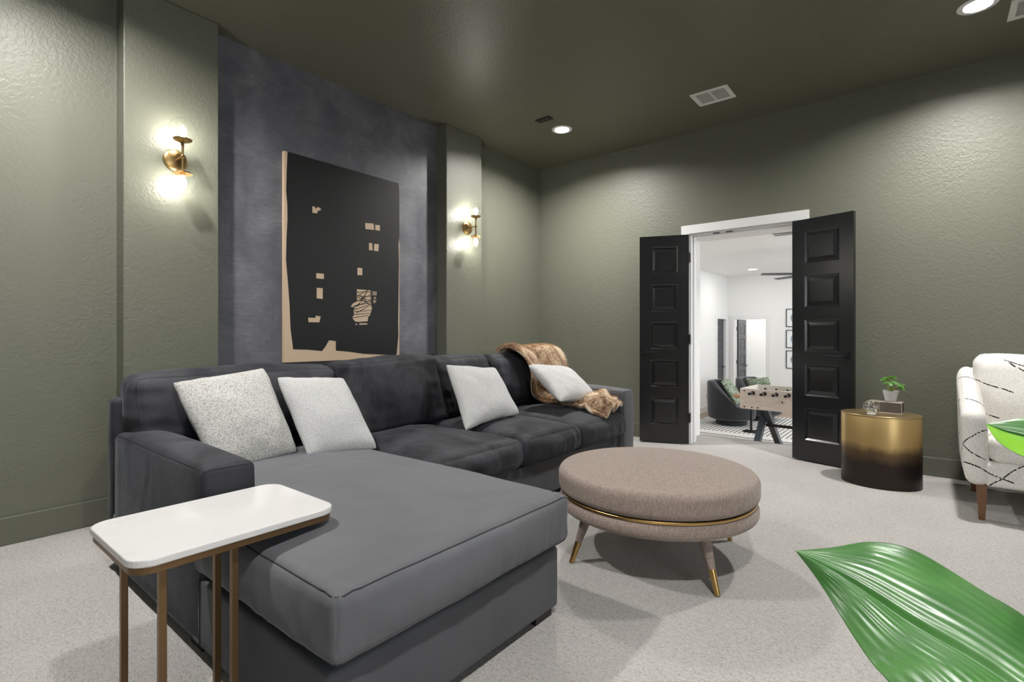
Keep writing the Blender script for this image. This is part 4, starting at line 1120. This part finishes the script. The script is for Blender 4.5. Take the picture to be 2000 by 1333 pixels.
# foosball table
M['ash'] = mat('washed_ash_wood', (0.55, 0.47, 0.39, 1), 0.5)
mm = M['ash']
Lk(mm, ramp(mm, noise_tex(mm, coords(mm, (1, 1, 4)), 7, 4, 0.6, 0.8), [(0.35, (0.70, 0.61, 0.53, 1)), (0.65, (0.82, 0.76, 0.69, 1))]), bsdf(mm).inputs['Base Color'])
fx, fy = -2.095, 7.72
ft = empty('foosball_table', (fx, fy, FZ), 'foosball table with pale wood cabinet and crossed grey legs', 'game table', rz=R(-3))
ZT, ZBt = 0.90, 0.615
MB().box(0, 1.40, 0, 0.03, ZBt, ZT).build('side_panel', M['ash'], ft, bevel=0.003)
MB().box(0, 1.40, 0.72, 0.75, ZBt, ZT).build('side_panel', M['ash'], ft, bevel=0.003)
MB().box(0, 0.03, 0.03, 0.72, ZBt, ZT).build('end_panel', M['ash'], ft, bevel=0.003)
MB().box(1.37, 1.40, 0.03, 0.72, ZBt, ZT).build('end_panel', M['ash'], ft, bevel=0.003)
MB().box(0.03, 1.37, 0.03, 0.72, 0.70, 0.715).build('playfield', mat('field_green', (0.12, 0.22, 0.12, 1), 0.5), ft)
for k in range(8):
    x = 0.175+0.15*k; z = ZT-0.055; n = -1 if k % 2 == 0 else 1
    rd = MB().tube([(x, -0.11, z), (x, 0.86, z)], 0.008, 8).build('rod', M['brass'] if 0 else mat('chrome_rod', (0.6, 0.6, 0.6, 1), 0.2, 1.0) if k == 0 else bpy.data.materials['chrome_rod'], ft, smooth=True)
    MB().tube([(x, -0.16, z), (x, -0.05, z)], 0.020, 14).build('handle', M['blackmetal'], rd, smooth=True)
    MB().tube([(x, 0.80, z), (x, 0.87, z)], 0.020, 14).build('handle', M['blackmetal'], rd, smooth=True)
    MB().tube([(x, -0.012, z), (x, 0.0, z)], 0.027, 14).build('bearing', M['blackmetal'], rd)
    for q_ in range(3):
        yy = 0.19+0.185*q_
        MB().box(x-0.012, x+0.012, yy-0.015, yy+0.015, z-0.075, z+0.028).build('player', M['blackmetal'], rd, bevel=0.004)
for (x, z) in ((0.06, ZBt+0.03), (0.16, ZBt+0.03), (0.24, ZBt+0.03), (0.06, ZT-0.03), (0.55, ZBt+0.13), (1.0, ZBt+0.13)):
    MB().tube([(x, -0.006, z), (x, 0.001, z)], 0.010, 10).build('bolt', M['blackmetal'], ft)
M['steelgrey'] = mat('blue_grey_metal', (0.09, 0.11, 0.14, 1), 0.4, 0.3)
for x in (0.16, 1.18):
    for (ya, yb) in ((-0.02, 0.52), (0.88, 0.20)):
        w_ = 0.055
        q = MB(); q.add([(x, ya-w_, 0), (x+0.08, ya-w_, 0), (x+0.08, ya+w_, 0), (x, ya+w_, 0), (x, yb-w_, ZBt), (x+0.08, yb-w_, ZBt), (x+0.08, yb+w_, ZBt), (x, yb+w_, ZBt)],
              [(0, 3, 2, 1), (4, 5, 6, 7), (0, 1, 5, 4), (1, 2, 6, 5), (2, 3, 7, 6), (3, 0, 4, 7)])
        if ya > 0.5: q.v = [(v[0]+0.081, v[1], v[2]) for v in q.v]
        q.build('leg', M['steelgrey'], ft)
MB().box(0.24, 1.20, 0.36, 0.40, 0.34, 0.38).build('stretcher', M['blackmetal'], ft)

# ceiling fan of the white room
cf = empty('ceiling_fan', (-1.42, 9.30, FH), 'thin-bladed dark ceiling fan half hidden behind the right door', 'fan')
MB().lathe([(0.06, 0.0), (0.06, -0.03), (0.014, -0.05), (0.014, -0.33), (0.08, -0.35), (0.095, -0.40), (0.08, -0.44), (0.0, -0.45)], n=28, cap1=False).build('motor_housing', M['blackmetal'], cf, smooth=True)
for k in range(5):
    a = R(144+72*k); c_, s_ = math.cos(a), math.sin(a)
    pts = [(0.08, -0.035), (0.45, -0.06), (0.80, -0.05), (0.81, 0.03), (0.45, 0.045), (0.08, 0.035)]
    v = [(x*c_-y*s_, x*s_+y*c_, -0.39+y*0.18) for x, y in pts]+[(x*c_-y*s_, x*s_+y*c_, -0.398+y*0.18) for x, y in pts]
    MB().add(v, [tuple(range(6)), tuple(range(6, 12))]+[(i, (i+1) % 6, 6+(i+1) % 6, 6+i) for i in range(6)]).build('blade', M['blackmetal'], cf)

# three framed prints
M['mount'] = mat('white_mount', (0.78, 0.80, 0.80, 1), 0.6)
for z0, wh, hue in ((1.245, 'top', (0.20, 0.27, 0.34, 1)), (0.781, 'middle', (0.22, 0.30, 0.42, 1)), (0.328, 'bottom', (0.17, 0.20, 0.25, 1))):
    root = empty('framed_print', (-2.27, FY-0.001, z0+0.198), wh+' of three black-framed prints on the white room wall', 'picture', 'three framed prints in a column')
    h_ = 0.198; t_ = 0.014
    q = MB(); q.box(-h_, h_, -0.02, 0, -h_, -h_+t_); q.box(-h_, h_, -0.02, 0, h_-t_, h_); q.box(-h_, -h_+t_, -0.02, 0, -h_+t_, h_-t_); q.box(h_-t_, h_, -0.02, 0, -h_+t_, h_-t_)
    q.build('frame', M['blackmetal'], root)
    MB().box(-h_+t_, h_-t_, -0.010, -0.002, -h_+t_, h_-t_).build('mount', M['mount'], root)
    pm = mat('ink_circle_'+wh, hue, 0.7)
    Lk(pm, ramp(pm, noise_tex(pm, coords(pm), 14, 4, 0.6), [(0.35, hue), (0.7, (0.62, 0.66, 0.70, 1))]), bsdf(pm).inputs['Base Color'])
    c_ = MB().lathe([(0.001, 0), (0.115, 0.0)], n=36, cap0=False, cap1=False); c_.v = [(v[0], -0.0108, v[1]) for v in c_.v]
    c_.build('print', pm, root)

# light switch and outlet on the white room's left wall
sw = empty('light_switch', (FX, 10.78, 0.88), 'small dark switch on the white wall just inside the doorway', 'switch')
MB().box(0, 0.006, -0.04, 0.04, -0.06, 0.06).build('switch_plate', M['white'], sw, bevel=0.002)
MB().box(0.006, 0.012, -0.016, 0.016, -0.03, 0.03).build('rocker', M['blackmetal'], sw)
ol = empty('wall_outlet', (FX, 11.23, -0.255), 'white outlet low on the white wall left of the barrel chair', 'outlet')
MB().box(0, 0.006, -0.035, 0.035, -0.057, 0.057).build('outlet_plate', M['white'], ol, bevel=0.002)
MB().box(0.006, 0.008, -0.016, 0.016, -0.036, 0.036).build('socket', mat('outlet_insert', (0.6, 0.6, 0.6, 1), 0.5), ol)
